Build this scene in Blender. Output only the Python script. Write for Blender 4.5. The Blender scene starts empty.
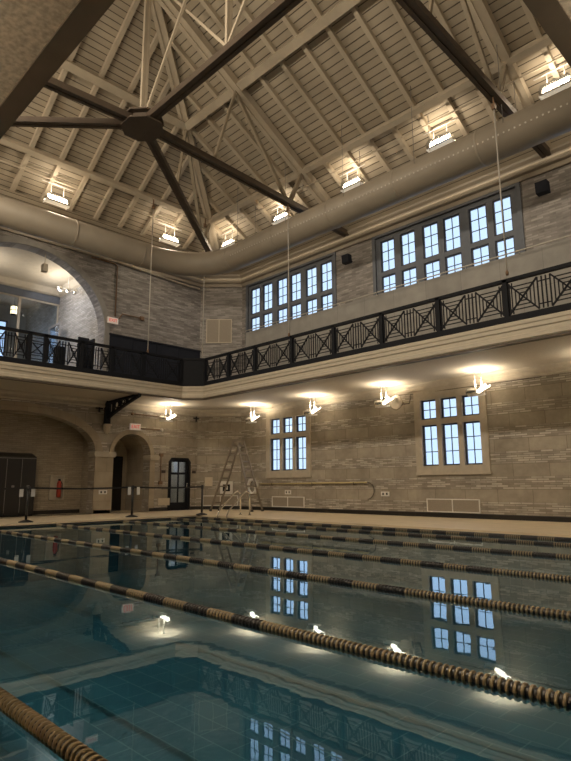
import bpy, bmesh, math, random
from mathutils import Vector, Matrix
from mathutils.geometry import tessellate_polygon
random.seed(4)
S = bpy.context.scene
COL = S.collection
PI = math.pi
V = Vector

# ------------------------------------------------------------------ materials
def newmat(name):
    m = bpy.data.materials.new(name); m.use_nodes = True
    nt = m.node_tree
    return m, nt, nt.nodes['Principled BSDF']
def simple(name, col, rough=.6, metal=0, emis=None, es=0, noise=0, nscale=6, spec=.5):
    m, nt, b = newmat(name)
    b.inputs['Base Color'].default_value = (*col, 1)
    b.inputs['Roughness'].default_value = rough
    b.inputs['Metallic'].default_value = metal
    b.inputs['Specular IOR Level'].default_value = spec
    if emis:
        b.inputs['Emission Color'].default_value = (*emis, 1); b.inputs['Emission Strength'].default_value = es
    if noise:
        tc = nt.nodes.new('ShaderNodeTexCoord')
        n = nt.nodes.new('ShaderNodeTexNoise'); n.inputs['Scale'].default_value = nscale; n.inputs['Detail'].default_value = 5
        nt.links.new(tc.outputs['Object'], n.inputs['Vector'])
        mr = nt.nodes.new('ShaderNodeMapRange'); mr.inputs['From Min'].default_value = .3; mr.inputs['From Max'].default_value = .7
        mr.inputs['To Min'].default_value = 1-noise; mr.inputs['To Max'].default_value = 1+noise
        nt.links.new(n.outputs['Fac'], mr.inputs['Value'])
        mx = nt.nodes.new('ShaderNodeVectorMath'); mx.operation = 'SCALE'; mx.inputs[0].default_value = col
        nt.links.new(mr.outputs['Result'], mx.inputs['Scale'])
        nt.links.new(mx.outputs['Vector'], b.inputs['Base Color'])
    return m
def mth(nt, op, a, b=None, c=None):
    n = nt.nodes.new('ShaderNodeMath'); n.operation = op
    for i, v in enumerate((a, b, c)):
        if v is None: continue
        if isinstance(v, (int, float)): n.inputs[i].default_value = v
        else: nt.links.new(v, n.inputs[i])
    return n.outputs[0]
def mixc(nt, f, a, b, mode='MIX'):
    n = nt.nodes.new('ShaderNodeMix'); n.data_type = 'RGBA'; n.blend_type = mode
    for i, v in ((0, f), (6, a), (7, b)):
        if isinstance(v, (int, float)): n.inputs[i].default_value = v
        elif isinstance(v, tuple): n.inputs[i].default_value = (*v, 1)
        else: nt.links.new(v, n.inputs[i])
    return n.outputs[2]
def wall_uv(nt):
    """u runs along the wall (metres), v is the height; works for walls facing any way"""
    tc = nt.nodes.new('ShaderNodeTexCoord'); g = nt.nodes.new('ShaderNodeNewGeometry')
    p = nt.nodes.new('ShaderNodeSeparateXYZ'); nt.links.new(tc.outputs['Object'], p.inputs[0])
    n = nt.nodes.new('ShaderNodeSeparateXYZ'); nt.links.new(g.outputs['True Normal'], n.inputs[0])
    u = mth(nt, 'SUBTRACT', mth(nt, 'MULTIPLY', p.outputs[0], n.outputs[1]), mth(nt, 'MULTIPLY', p.outputs[1], n.outputs[0]))
    c = nt.nodes.new('ShaderNodeCombineXYZ'); nt.links.new(u, c.inputs[0]); nt.links.new(p.outputs[2], c.inputs[1])
    return c.outputs[0], p.outputs[2], tc.outputs['Object']
def brick_node(nt, uv, bw, rh, c1, c2, mortar, ms=.006, bias=0, off=.5):
    b = nt.nodes.new('ShaderNodeTexBrick'); nt.links.new(uv, b.inputs['Vector'])
    b.offset = off
    b.inputs['Color1'].default_value = (*c1, 1); b.inputs['Color2'].default_value = (*c2, 1); b.inputs['Mortar'].default_value = (*mortar, 1)
    b.inputs['Scale'].default_value = 1; b.inputs['Mortar Size'].default_value = ms; b.inputs['Bias'].default_value = bias
    b.inputs['Brick Width'].default_value = bw; b.inputs['Row Height'].default_value = rh
    return b
def noise(nt, vec, scale, lo, hi, detail=4, fmin=.3, fmax=.7):
    n = nt.nodes.new('ShaderNodeTexNoise'); n.inputs['Scale'].default_value = scale; n.inputs['Detail'].default_value = detail
    nt.links.new(vec, n.inputs['Vector'])
    mr = nt.nodes.new('ShaderNodeMapRange')
    for k, v in zip(('From Min', 'From Max', 'To Min', 'To Max'), (fmin, fmax, lo, hi)): mr.inputs[k].default_value = v
    nt.links.new(n.outputs['Fac'], mr.inputs['Value'])
    return mr.outputs[0]
def scalecol(nt, col, f):
    n = nt.nodes.new('ShaderNodeVectorMath'); n.operation = 'SCALE'
    nt.links.new(col, n.inputs[0]); nt.links.new(f, n.inputs['Scale']); return n.outputs[0]
def add_bump(nt, b, h, strength=.4, dist=.01):
    bp = nt.nodes.new('ShaderNodeBump'); bp.inputs['Strength'].default_value = strength; bp.inputs['Distance'].default_value = dist
    nt.links.new(h, bp.inputs['Height']); nt.links.new(bp.outputs[0], b.inputs['Normal'])

def mat_banded():
    """lower walls: courses of limestone blocks alternating with bands of glazed brick"""
    m, nt, b = newmat('banded_masonry')
    uv, z, obj = wall_uv(nt)
    off = nt.nodes.new('ShaderNodeVectorMath'); off.operation = 'SUBTRACT'; nt.links.new(uv, off.inputs[0]); off.inputs[1].default_value = (0, .215, 0)
    stone = brick_node(nt, off.outputs[0], .92, .65, (.38, .34, .28), (.32, .285, .23), (.22, .19, .15), .008)
    br = brick_node(nt, off.outputs[0], .30, .0542, (.27, .24, .20), (.60, .56, .50), (.24, .21, .17), .008, -.1)
    ph = mth(nt, 'FRACT', mth(nt, 'DIVIDE', mth(nt, 'SUBTRACT', z, .215), .65))
    isbrick = mth(nt, 'LESS_THAN', ph, .5)
    col = mixc(nt, isbrick, stone.outputs['Color'], br.outputs['Color'])
    col = scalecol(nt, col, noise(nt, obj, 1.3, .8, 1.15))
    col = scalecol(nt, col, noise(nt, obj, 7, .9, 1.08))
    nt.links.new(col, b.inputs['Base Color'])
    r = nt.nodes.new('ShaderNodeMapRange'); nt.links.new(isbrick, r.inputs['Value'])
    r.inputs['To Min'].default_value = .75; r.inputs['To Max'].default_value = .38
    nt.links.new(r.outputs[0], b.inputs['Roughness'])
    hh = mth(nt, 'ADD', mth(nt, 'MULTIPLY', mth(nt, 'SUBTRACT', 1, br.outputs['Fac']), isbrick), noise(nt, uv, 9, 0, 1.2))
    add_bump(nt, b, hh, .5, .006)
    return m
def mat_brick(name, c1, c2, mortar, bw=.3, rh=.07, rough=.5, lo=.85, hi=1.12, bump=.5):
    m, nt, b = newmat(name)
    uv, z, obj = wall_uv(nt)
    br = brick_node(nt, uv, bw, rh, c1, c2, mortar, .007, -.1)
    cs = nt.nodes.new('ShaderNodeMapping'); nt.links.new(uv, cs.inputs[0]); cs.inputs['Scale'].default_value = (1.6, 7, 1)
    col = scalecol(nt, br.outputs['Color'], noise(nt, cs.outputs[0], 1.2, lo, hi, 3))
    nt.links.new(col, b.inputs['Base Color'])
    b.inputs['Roughness'].default_value = rough
    hh = mth(nt, 'ADD', mth(nt, 'SUBTRACT', 1, br.outputs['Fac']), noise(nt, uv, 8, 0, 1.6))
    add_bump(nt, b, hh, bump, .006)
    return m
def mat_ashlar(name, col, bw=1.1, rh=.62):
    m, nt, b = newmat(name)
    uv, z, obj = wall_uv(nt)
    c2 = tuple(c*.9 for c in col)
    br = brick_node(nt, uv, bw, rh, col, c2, tuple(c*.68 for c in col), .006)
    nt.links.new(scalecol(nt, br.outputs['Color'], noise(nt, obj, 2.5, .85, 1.1)), b.inputs['Base Color'])
    b.inputs['Roughness'].default_value = .75
    return m
def mat_boards():
    m, nt, b = newmat('painted_boards')
    tc = nt.nodes.new('ShaderNodeTexCoord'); p = nt.nodes.new('ShaderNodeSeparateXYZ'); nt.links.new(tc.outputs['Object'], p.inputs[0])
    ph = mth(nt, 'FRACT', mth(nt, 'DIVIDE', p.outputs[2], .098))
    gap = mth(nt, 'LESS_THAN', ph, .13)
    row = mth(nt, 'FLOOR', mth(nt, 'DIVIDE', p.outputs[2], .098))
    wn = nt.nodes.new('ShaderNodeTexWhiteNoise'); wn.noise_dimensions = '1D'; nt.links.new(row, wn.inputs['W'])
    base = mixc(nt, wn.outputs['Value'], (.40, .34, .255), (.465, .40, .305))
    base = scalecol(nt, base, noise(nt, tc.outputs['Object'], .9, .88, 1.08))
    nt.links.new(mixc(nt, gap, base, (.09, .07, .05)), b.inputs['Base Color'])
    b.inputs['Roughness'].default_value = .65
    add_bump(nt, b, mth(nt, 'SUBTRACT', 1, gap), .6, .012)
    return m
def mat_tile():
    m, nt, b = newmat('pool_tile')
    tc = nt.nodes.new('ShaderNodeTexCoord'); g = nt.nodes.new('ShaderNodeNewGeometry')
    p = nt.nodes.new('ShaderNodeSeparateXYZ'); nt.links.new(tc.outputs['Object'], p.inputs[0])
    n = nt.nodes.new('ShaderNodeSeparateXYZ'); nt.links.new(g.outputs['True Normal'], n.inputs[0])
    c = nt.nodes.new('ShaderNodeCombineXYZ')
    up = mth(nt, 'GREATER_THAN', mth(nt, 'ABSOLUTE', n.outputs[2]), .5)
    nt.links.new(mth(nt, 'ADD', p.outputs[0], mth(nt, 'MULTIPLY', mth(nt, 'SUBTRACT', 1, up), p.outputs[1])), c.inputs[0])
    nt.links.new(mth(nt, 'ADD', mth(nt, 'MULTIPLY', up, p.outputs[1]), mth(nt, 'MULTIPLY', mth(nt, 'SUBTRACT', 1, up), p.outputs[2])), c.inputs[1])
    br = brick_node(nt, c.outputs[0], .46, .3, (.11, .27, .34), (.09, .23, .30), (.25, .40, .44), .008, 0, .5)
    nt.links.new(scalecol(nt, br.outputs['Color'], noise(nt, tc.outputs['Object'], .8, .8, 1.15)), b.inputs['Base Color'])
    b.inputs['Roughness'].default_value = .5
    return m
def schlick(nt, f0, normal=None, ex=5):
    g = nt.nodes.new('ShaderNodeNewGeometry'); d = nt.nodes.new('ShaderNodeVectorMath'); d.operation = 'DOT_PRODUCT'
    nt.links.new(g.outputs['Incoming'], d.inputs[0]); nt.links.new(normal or g.outputs['Normal'], d.inputs[1])
    c = mth(nt, 'MINIMUM', mth(nt, 'ABSOLUTE', d.outputs['Value']), 1)
    return mth(nt, 'ADD', f0, mth(nt, 'MULTIPLY', mth(nt, 'POWER', mth(nt, 'SUBTRACT', 1, c), ex), 1-f0))
def mat_water():
    m, nt, b = newmat('pool_water')
    nt.nodes.remove(b)
    out = nt.nodes['Material Output']
    tc = nt.nodes.new('ShaderNodeTexCoord')
    mp = nt.nodes.new('ShaderNodeMapping'); mp.inputs['Scale'].default_value = (1.5, 1, 1); nt.links.new(tc.outputs['Object'], mp.inputs[0])
    n = nt.nodes.new('ShaderNodeTexNoise'); n.inputs['Scale'].default_value = 2.2; n.inputs['Detail'].default_value = 2.5; nt.links.new(mp.outputs[0], n.inputs['Vector'])
    bp = nt.nodes.new('ShaderNodeBump'); bp.inputs['Strength'].default_value = .05; bp.inputs['Distance'].default_value = .015
    nt.links.new(n.outputs['Fac'], bp.inputs['Height'])
    fr = schlick(nt, .04, bp.outputs[0], 4)
    tr = nt.nodes.new('ShaderNodeBsdfTransparent'); tr.inputs['Color'].default_value = (.38, .60, .68, 1)
    gl = nt.nodes.new('ShaderNodeBsdfGlossy'); gl.inputs['Roughness'].default_value = .015; gl.inputs['Color'].default_value = (.80, .93, 1, 1)
    nt.links.new(bp.outputs[0], gl.inputs['Normal'])
    mx = nt.nodes.new('ShaderNodeMixShader'); nt.links.new(fr, mx.inputs[0]); nt.links.new(tr.outputs[0], mx.inputs[1]); nt.links.new(gl.outputs[0], mx.inputs[2])
    nt.links.new(mx.outputs[0], out.inputs['Surface'])
    return m
def mat_glass(name='window_glass', tint=(.9, .95, 1), rough=.05, f0=.04):
    m, nt, b = newmat(name); nt.nodes.remove(b); out = nt.nodes['Material Output']
    fr = schlick(nt, f0)
    tr = nt.nodes.new('ShaderNodeBsdfTransparent'); tr.inputs['Color'].default_value = (*tint, 1)
    gl = nt.nodes.new('ShaderNodeBsdfGlossy'); gl.inputs['Roughness'].default_value = rough
    mx = nt.nodes.new('ShaderNodeMixShader'); nt.links.new(fr, mx.inputs[0]); nt.links.new(tr.outputs[0], mx.inputs[1]); nt.links.new(gl.outputs[0], mx.inputs[2])
    nt.links.new(mx.outputs[0], out.inputs['Surface'])
    return m

M = dict(
    band=mat_banded(),
    upbrick=mat_brick('grey_upper_brick', (.19, .175, .165), (.37, .345, .325), (.22, .20, .185), .32, .065, .5, .7, 1.25),
    nichebrick=mat_brick('buff_glazed_brick', (.33, .285, .21), (.42, .36, .27), (.26, .22, .17), .26, .062, .3, bump=.7),
    shinybrick=mat_brick('grey_glazed_brick', (.36, .34, .31), (.48, .46, .43), (.30, .28, .26), .28, .07, .22, bump=1),
    stone=mat_ashlar('limestone', (.40, .34, .255), .8, .5),
    greystone=mat_ashlar('grey_limestone', (.34, .33, .31), 1.15, 3),
    archstone=simple('arch_stone', (.27, .26, .245), .7, noise=.1),
    trimstone=simple('moulding_stone', (.46, .41, .33), .7, noise=.08),
    cream=simple('cream_plaster', (.58, .51, .40), .6, noise=.05),
    soffit=simple('soffit_plaster', (.50, .455, .38), .8, noise=.07, nscale=25),
    stucco=simple('grey_stucco', (.46, .40, .32), .9, noise=.3, nscale=28),
    darktrim=simple('dark_brown_trim', (.105, .08, .055), .6, noise=.1),
    boards=mat_boards(),
    timber=simple('cream_painted_timber', (.49, .42, .32), .55, noise=.07, nscale=3),
    steeldark=simple('dark_brown_steel', (.085, .062, .045), .55, noise=.12, nscale=4),
    strut=simple('tan_painted_steel', (.30, .25, .18), .55, noise=.08),
    black=simple('black_iron', (.012, .013, .017), .7, spec=.2),
    navy=simple('navy_panel', (.018, .021, .032), .7, noise=.1, spec=.2),
    winframe=simple('dark_blue_window_frame', (.030, .036, .055), .5),
    mullion=simple('blue_grey_mullion', (.12, .135, .165), .6, noise=.08),
    duct=simple('grey_duct_paint', (.34, .295, .235), .5, noise=.06, nscale=2),
    duct2=simple('pale_nozzle', (.58, .52, .44), .4),
    chrome=simple('polished_aluminium', (.82, .80, .76), .18, 1),
    white=simple('white_paint', (.78, .76, .72), .4),
    paper=simple('white_paper', (.75, .74, .72), .8),
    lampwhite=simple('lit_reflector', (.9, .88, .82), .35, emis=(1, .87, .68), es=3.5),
    upwhite=simple('bright_louvre', (.85, .82, .75), .35, emis=(1, .87, .68), es=.22),
    bulb=simple('glowing_lamp', (1, 1, 1), .4, emis=(1, .86, .62), es=7),
    lanternglow=simple('lantern_glass', (.9, .8, .6), .5, emis=(1, .78, .45), es=2.2),
    deck=simple('beige_deck_tile', (.76, .64, .46), .42, noise=.08, nscale=3),
    coping=simple('dark_gutter_tile', (.06, .055, .05), .4),
    tile=mat_tile(), water=mat_water(), glass=mat_glass(),
    doorglass=mat_glass('door_glass', (.8, .85, .9), .08, .10),
    base=simple('black_base_tile', (.018, .016, .015), .3),
    gold=simple('gold_plastic', (.25, .20, .115), .38, spec=.6),
    blackplastic=simple('black_plastic', (.012, .012, .014), .35, spec=.6),
    locker=simple('charcoal_locker_metal', (.022, .020, .019), .4),
    greyline=simple('grey_metal_edge', (.24, .23, .22), .4),
    ladder=simple('worn_aluminium', (.24, .20, .155), .5, .2),
    red=simple('red_enamel', (.42, .05, .03), .4),
    exitred=simple('exit_red', (.85, .10, .07), .5, emis=(1, .12, .08), es=.2),
    exitwhite=simple('exit_face', (.75, .68, .62), .5, emis=(1, .75, .65), es=.12),
    yellow=simple('yellowed_pole', (.50, .42, .22), .5),
    hose=simple('dark_hose', (.10, .08, .06), .6),
    cable=simple('pale_cable', (.55, .52, .47), .5),
    tan=simple('tan_door_paint', (.34, .29, .22), .6),
    rust=simple('brown_conduit', (.20, .12, .07), .5),
    grille=simple('vent_mesh', (.30, .26, .21), .7, noise=.15, nscale=60),
    plate=simple('dark_sign_plate', (.05, .035, .03), .5),
)

# ------------------------------------------------------------------ mesh helpers
class MB:
    def __init__(s): s.v = []; s.f = []; s.sm = []
    def add(s, vs, fs, smooth=False):
        n = len(s.v); s.v += [tuple(v) for v in vs]; s.f += [tuple(i+n for i in f) for f in fs]; s.sm += [smooth]*len(fs); return s
    def box(s, x0, x1, y0, y1, z0, z1):
        vs = [(x, y, z) for x in (x0, x1) for y in (y0, y1) for z in (z0, z1)]
        return s.add(vs, [(0, 1, 3, 2), (4, 6, 7, 5), (0, 4, 5, 1), (2, 3, 7, 6), (0, 2, 6, 4), (1, 5, 7, 3)])
    def beam(s, p, q, w, h, up=(0, 0, 1)):
        p, q = V(p), V(q); d = (q-p).normalized(); u = V(up)
        if abs(d.dot(u)) > .999: u = V((1, 0, 0))
        r = d.cross(u).normalized(); u = r.cross(d)
        vs = [c + r*a*w/2 + u*b*h/2 for c in (p, q) for a, b in ((-1, -1), (1, -1), (1, 1), (-1, 1))]
        return s.add(vs, [(0, 3, 2, 1), (4, 5, 6, 7), (0, 1, 5, 4), (1, 2, 6, 5), (2, 3, 7, 6), (3, 0, 4, 7)])
    def tube(s, pts, r, n=10, closed=False, caps=True):
        pts = [V(p) for p in pts]; k = len(pts); rings = []
        ref = None
        for i, p in enumerate(pts):
            a = pts[i-1] if (i > 0 or closed) else p; b = pts[(i+1) % k] if (i < k-1 or closed) else p
            d = (b-a).normalized()
            if ref is None: ref = V((0, 0, 1)) if abs(d.z) < .9 else V((1, 0, 0))
            u = (ref - d*ref.dot(d)).normalized(); ref = u; w = d.cross(u)
            rr = r[i] if isinstance(r, (list, tuple)) else r
            rings.append([p + (u*math.cos(t)+w*math.sin(t))*rr for t in [2*PI*j/n for j in range(n)]])
        vs = [v for g in rings for v in g]; fs = []
        for i in range(k if closed else k-1):
            a = i*n; b = ((i+1) % k)*n
            fs += [(a+j, a+(j+1) % n, b+(j+1) % n, b+j) for j in range(n)]
        s.add(vs, fs, True)
        if caps and not closed:
            m = len(s.v)-len(vs)
            s.f += [tuple(m+j for j in reversed(range(n))), tuple(m+(k-1)*n+j for j in range(n))]; s.sm += [False, False]
        return s
    def lathe(s, prof, c=(0, 0, 0), axis='z', n=20):
        vs = []; c = V(c)
        for r, h in prof:
            for j in range(n):
                a = 2*PI*j/n; x, y = r*math.cos(a), r*math.sin(a)
                vs.append(c + (V((x, y, h)) if axis == 'z' else V((h, x, y)) if axis == 'x' else V((x, h, y))))
        fs = [(i*n+j, i*n+(j+1) % n, (i+1)*n+(j+1) % n, (i+1)*n+j) for i in range(len(prof)-1) for j in range(n)]
        fs.append(tuple(reversed(range(n)))); fs.append(tuple((len(prof)-1)*n+j for j in range(n)))
        return s.add(vs, fs, True)
    def prism(s, loops, fn, t0, t1):
        """loops: outer + holes in 2D; fn(a, b, t) -> point; extruded from t0 to t1"""
        loops = [[V((a, b, 0)) for a, b in L] for L in loops]
        tri = tessellate_polygon(loops); flat = [v for L in loops for v in L]; n = len(flat)
        vs = [fn(v.x, v.y, t0) for v in flat] + [fn(v.x, v.y, t1) for v in flat]
        fs = [tuple(t) for t in tri] + [tuple(i+n for i in reversed(t)) for t in tri]
        o = 0
        for L in loops:
            k = len(L); fs += [(o+i, o+(i+1) % k, o+(i+1) % k+n, o+i+n) for i in range(k)]; o += k
        return s.add(vs, fs)
    def sweep(s, path, prof, closed=False, flip=1):
        """profile [(inward offset, z)] mitred along a plan path; inward is left of travel * flip"""
        path = [V((a, b)) for a, b in path]; k = len(path); rings = []
        for i, p in enumerate(path):
            a = path[i-1] if (i > 0 or closed) else None; b = path[(i+1) % k] if (i < k-1 or closed) else None
            d1 = (p-a).normalized() if a is not None else None; d2 = (b-p).normalized() if b is not None else None
            if d1 is None: d1 = d2
            if d2 is None: d2 = d1
            n1 = V((-d1.y, d1.x)); n2 = V((-d2.y, d2.x)); m = (n1+n2).normalized(); m = m/max(.3, m.dot(n1))
            rings.append([(p.x+m.x*o*flip, p.y+m.y*o*flip, z) for o, z in prof])
        n = len(prof); vs = [v for r in rings for v in r]; fs = []
        for i in range(k if closed else k-1):
            a, b = i*n, ((i+1) % k)*n
            fs += [(a+j, a+(j+1) % n, b+(j+1) % n, b+j) for j in range(n)]
        if not closed: fs += [tuple(range(n)), tuple((k-1)*n+j for j in reversed(range(n)))]
        return s.add(vs, fs)
    def mesh(s, name, m, off=(0, 0, 0), bev=0):
        me = bpy.data.meshes.new(name)
        o = V(off)
        me.from_pydata([V(v)-o for v in s.v], [], s.f)
        bm = bmesh.new(); bm.from_mesh(me)
        for f, sm in zip(bm.faces, s.sm): f.smooth = sm
        bmesh.ops.recalc_face_normals(bm, faces=bm.faces)
        bm.to_mesh(me); bm.free()
        me.materials.append(m)
        return me
WLOC = {}
def thing(name, label, cat, loc=(0, 0, 0), group=None):
    o = bpy.data.objects.new(name, None); COL.objects.link(o); o.location = loc; o.empty_display_size = .1
    o['label'] = label; o['category'] = cat
    if group: o['group'] = group
    WLOC[o.name] = V(loc)
    return o
def part(name, mb, m, parent, label=None, stuff=False):
    off = WLOC[parent.name]
    o = bpy.data.objects.new(name, mb.mesh(name, m, off)); COL.objects.link(o); o.parent = parent
    WLOC[o.name] = off
    if label: o['label'] = label
    if stuff: o['kind'] = 'stuff'
    return o
def struct(name, mb, m):
    o = bpy.data.objects.new(name, mb.mesh(name, m)); COL.objects.link(o); o['kind'] = 'structure'; WLOC[o.name] = V((0, 0, 0)); return o
def single(name, mb, m, label, cat, loc=(0, 0, 0), group=None):
    o = bpy.data.objects.new(name, mb.mesh(name, m, loc)); COL.objects.link(o); o.location = loc
    o['label'] = label; o['category'] = cat
    if group: o['group'] = group
    WLOC[o.name] = V(loc)
    return o
def copy_tree(o, parent=None):
    c = o.copy(); COL.objects.link(c)
    if parent: c.parent = parent
    WLOC[c.name] = V(WLOC.get(o.name, (0, 0, 0)))
    for ch in list(o.children):
        if ch.parent == o: copy_tree(ch, c)
    return c
ORD = ['first', 'second', 'third', 'fourth', 'fifth', 'sixth', 'seventh', 'eighth', 'ninth', 'tenth', 'eleventh', 'twelfth', 'thirteenth', 'fourteenth', 'fifteenth', 'sixteenth', 'seventeenth', 'eighteenth', 'nineteenth', 'twentieth', 'twenty-first', 'twenty-second', 'twenty-third', 'twenty-fourth', 'twenty-fifth']

# ------------------------------------------------------------------ dimensions
XW, YW, XE, YN, CH = -18.5, 14.65, 1.6, -1.6, 1.22
YC, XR1, XR2 = 6.53, -11.6, -4.84           # roof centre line, ridge ends
ZD, ZS, ZB = .09, 3.95, 4.40                # deck, balcony soffit, balcony floor
Z0 = 9.75                                   # underside of rafters at the wall
SS, SE = .55, .645                          # roof slopes (side, end)
ZR = Z0 + SS*(YW-YC)
PX0, PX1, PY0, PY1 = -15.15, 1.1, .08, 11.07 # pool
RY, RX, RXE, RYN, RC = 11.65, -16.3, -1.13, 1.405, .5

# ------------------------------------------------------------------ walls
WT = .45
fnL = lambda a, b, t: (XW - t, a, b)
fnR = lambda a, b, t: (a, YW + t, b)
def ell(c, a, z0, b, n=2, k=28, bottom=None):
    pts = []
    for i in range(k+1):
        t = PI*i/k; x = math.cos(t); y = math.sin(t)
        pts.append((c - a*math.copysign(abs(x)**(2/n), x), z0 + b*abs(y)**(2/n)))
    if bottom is not None: pts = [(c-a, bottom)] + pts + [(c+a, bottom)]
    return pts
rect = lambda a0, a1, b0, b1: [(a0, b0), (a1, b0), (a1, b1), (a0, b1)]
BA = (YC-.02, 2.66, 2.1, 1.26); SA = (10.57, .74, 2.1, .75); UA = (YC, 2.72, 6.4, 2.42)
yl1 = YW-CH
# lower left wall (arcade)
mb = MB()
D2 = [(12.12, ZD), (13.12, ZD), (13.12, 1.9), (13.0, 2.05), (12.24, 2.05), (12.12, 1.9)]
mb.prism([rect(YN, yl1, -.05, ZB-.02), ell(*BA, 2.2, bottom=ZD), ell(*SA, bottom=ZD), D2], fnL, 0, WT)
struct('wall_left', mb, M['band'])
mb = MB(); mb.prism([rect(YN, yl1, ZB-.02, Z0+.1), ell(*UA, bottom=ZB)], fnL, 0, WT)
struct('wall_left', mb, M['upbrick'])
# corner wall
cA = V((XW, yl1)); cB = V((XW+CH, YW)); cd = (cB-cA).normalized(); cn = V((-cd.y, cd.x))
L = (cB-cA).length
fnC = lambda a, b, t: (cA.x+cd.x*a+cn.x*t, cA.y+cd.y*a+cn.y*t, b)
mb = MB(); mb.prism([rect(0, L, -.05, ZB-.02)], fnC, 0, .3); struct('wall_corner', mb, M['band'])
mb = MB(); mb.prism([rect(0, L, ZB-.02, Z0+.1)], fnC, 0, .3); struct('wall_corner', mb, M['upbrick'])
# window wall
LW = [(-15.56, -13.80), (-9.07, -7.24), (-2.58, -.75)]
lw_holes = []
def lowcols(x0):
    return [(x0, x0+.51), (x0+.655, x0+1.165), (x0+1.32, x0+1.83)]
LCOLS = [lowcols(a) for a, b in LW]
for cols in LCOLS:
    for a, b in cols: lw_holes += [rect(a, b, 1.52, 2.70), rect(a, b, 2.86, 3.44)]
mb = MB(); mb.prism([rect(XW+CH, XE, -.05, ZB-.02)]+lw_holes, fnR, 0, .11); struct('wall_right', mb, M['band'])
UW = [(-16.9, -12.33), (-10.5, -5.76), (-3.9, .8)]
mb = MB(); mb.prism([rect(XW+CH, XE, ZB-.02, Z0+.1)]+[rect(a, b, 6.6, 9.02) for a, b in UW], fnR, 0, .2); struct('wall_right', mb, M['upbrick'])
# near walls (behind the camera)
XE2, YN2 = 3.4, -3.0
mb = MB(); mb.box(XW, XE2, YN2-.3, YN2, -.05, ZB); mb.box(XW, XE, YN-.3, YN, ZB, Z0+.1); struct('wall_near', mb, M['band'])
mb = MB(); mb.box(XE2, XE2+.3, YN2-.3, YW+.3, -.05, ZB); mb.box(XE, XE+.3, YN, YW+.3, ZB, Z0+.1); struct('wall_end', mb, M['band'])
mb = MB(); mb.box(XW-WT, XW, YN2-.3, YN, -.05, ZB); struct('wall_left', mb, M['band'])
mb = MB(); mb.box(XE, XE2, YW, YW+.3, -.05, ZB); struct('wall_right', mb, M['band'])

# recess behind the big lower arch
mb = MB(); xb = XW-WT-.5
mb.box(xb-.2, xb, 3.4, 9.6, 0, 3.9); mb.box(xb, XW-WT, 3.5, 3.87, 0, 3.9); mb.box(xb, XW-WT, 9.17, 9.6, 0, 3.9)
struct('wall_niche', mb, M['nichebrick'])
mb = MB(); mb.box(xb, XW-WT+.001, 3.8, 9.3, 3.36, 3.5); struct('ceiling_niche', mb, M['nichebrick'])
mb = MB(); mb.box(xb, xb+.025, 3.88, 9.16, ZD, .22); struct('baseboard_niche', mb, M['base'])
# passage behind the small arch
xp = -20.15
mb = MB(); mb.box(xp, XW-WT, 9.68, 9.83, 0, 3.2); mb.box(xp, XW-WT, 11.31, 11.5, 0, 3.2)
mb.prism([rect(9.68, 11.5, 0, 3.2), rect(9.93, 11.12, ZD, 2.12)], lambda a, b, t: (xp-t, a, b), 0, .12)
struct('wall_passage', mb, M['stone'])
mb = MB(); arc = ell(*SA); n = len(arc)
mb.add([(XW-WT, a, b) for a, b in arc]+[(xp, a, b) for a, b in arc], [(i, i+1, i+1+n, i+n) for i in range(n-1)]); struct('ceiling_passage', mb, M['stone'])
# rooms beyond the doors
mb = MB(); mb.box(-23, xp-.12, 9.5, 11.7, 2.7, 2.8); mb.box(-23.1, -23, 9.5, 11.7, 0, 2.8); mb.box(-23, xp-.12, 9.4, 9.5, 0, 2.8); mb.box(-23, xp-.12, 11.7, 11.8, 0, 2.8)
struct('wall_hallway', mb, M['cream'])
mb = MB(); mb.box(-20.9, XW-WT, 11.9, 12.0, 0, 2.6); mb.box(-20.9, XW-WT, 13.25, 13.35, 0, 2.6); mb.box(-21, -20.9, 11.9, 13.35, 0, 2.6); mb.box(-20.9, XW-WT, 12, 13.25, 2.5, 2.6)
struct('wall_vestibule', mb, M['cream'])

# upper gallery room behind the big arch
XP = -22.7; GY = 9.3; GZ = 8.93
mb = MB(); mb.box(-26.2, XW-WT, GY, GY+.3, ZB-.1, GZ+.2); mb.box(-26.2, XW-WT, 3.5, 3.78, ZB-.1, GZ+.2)
struct('wall_gallery', mb, M['shinybrick'])
mb = MB(); mb.box(XP-.12, XW-WT, 3.7, GY, GZ, GZ+.2); struct('ceiling_gallery', mb, M['cream'])
mb = MB(); mb.box(-26.2, XP-.12, 3.7, GY, GZ+.1, GZ+.2); struct('ceiling_gallery', mb, M['stucco'])
mb = MB(); mb.box(-26.2, XW-.0, 3.6, GY+.1, ZB-.15, ZB); struct('floor_gallery', mb, M['deck'])
mb = MB(); mb.prism([rect(3.5, GY+.2, ZB-.1, GZ+.2), rect(7.0, 8.5, 5.0, 8.3), rect(4.6, 6.1, 5.0, 8.3)], lambda a, b, t: (-26.2-t, a, b), 0, .2)
struct('wall_gallery', mb, M['greystone'])
# cream cove on the gallery ceiling
mb = MB(); mb.sweep([(XP+.1, 3.8), (XP+.1, GY), (XW-WT, GY)], [(0, GZ-.22), (.12, GZ-.18), (.3, GZ), (0, GZ)], flip=-1); struct('trim_1', mb, M['cream'])
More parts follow.
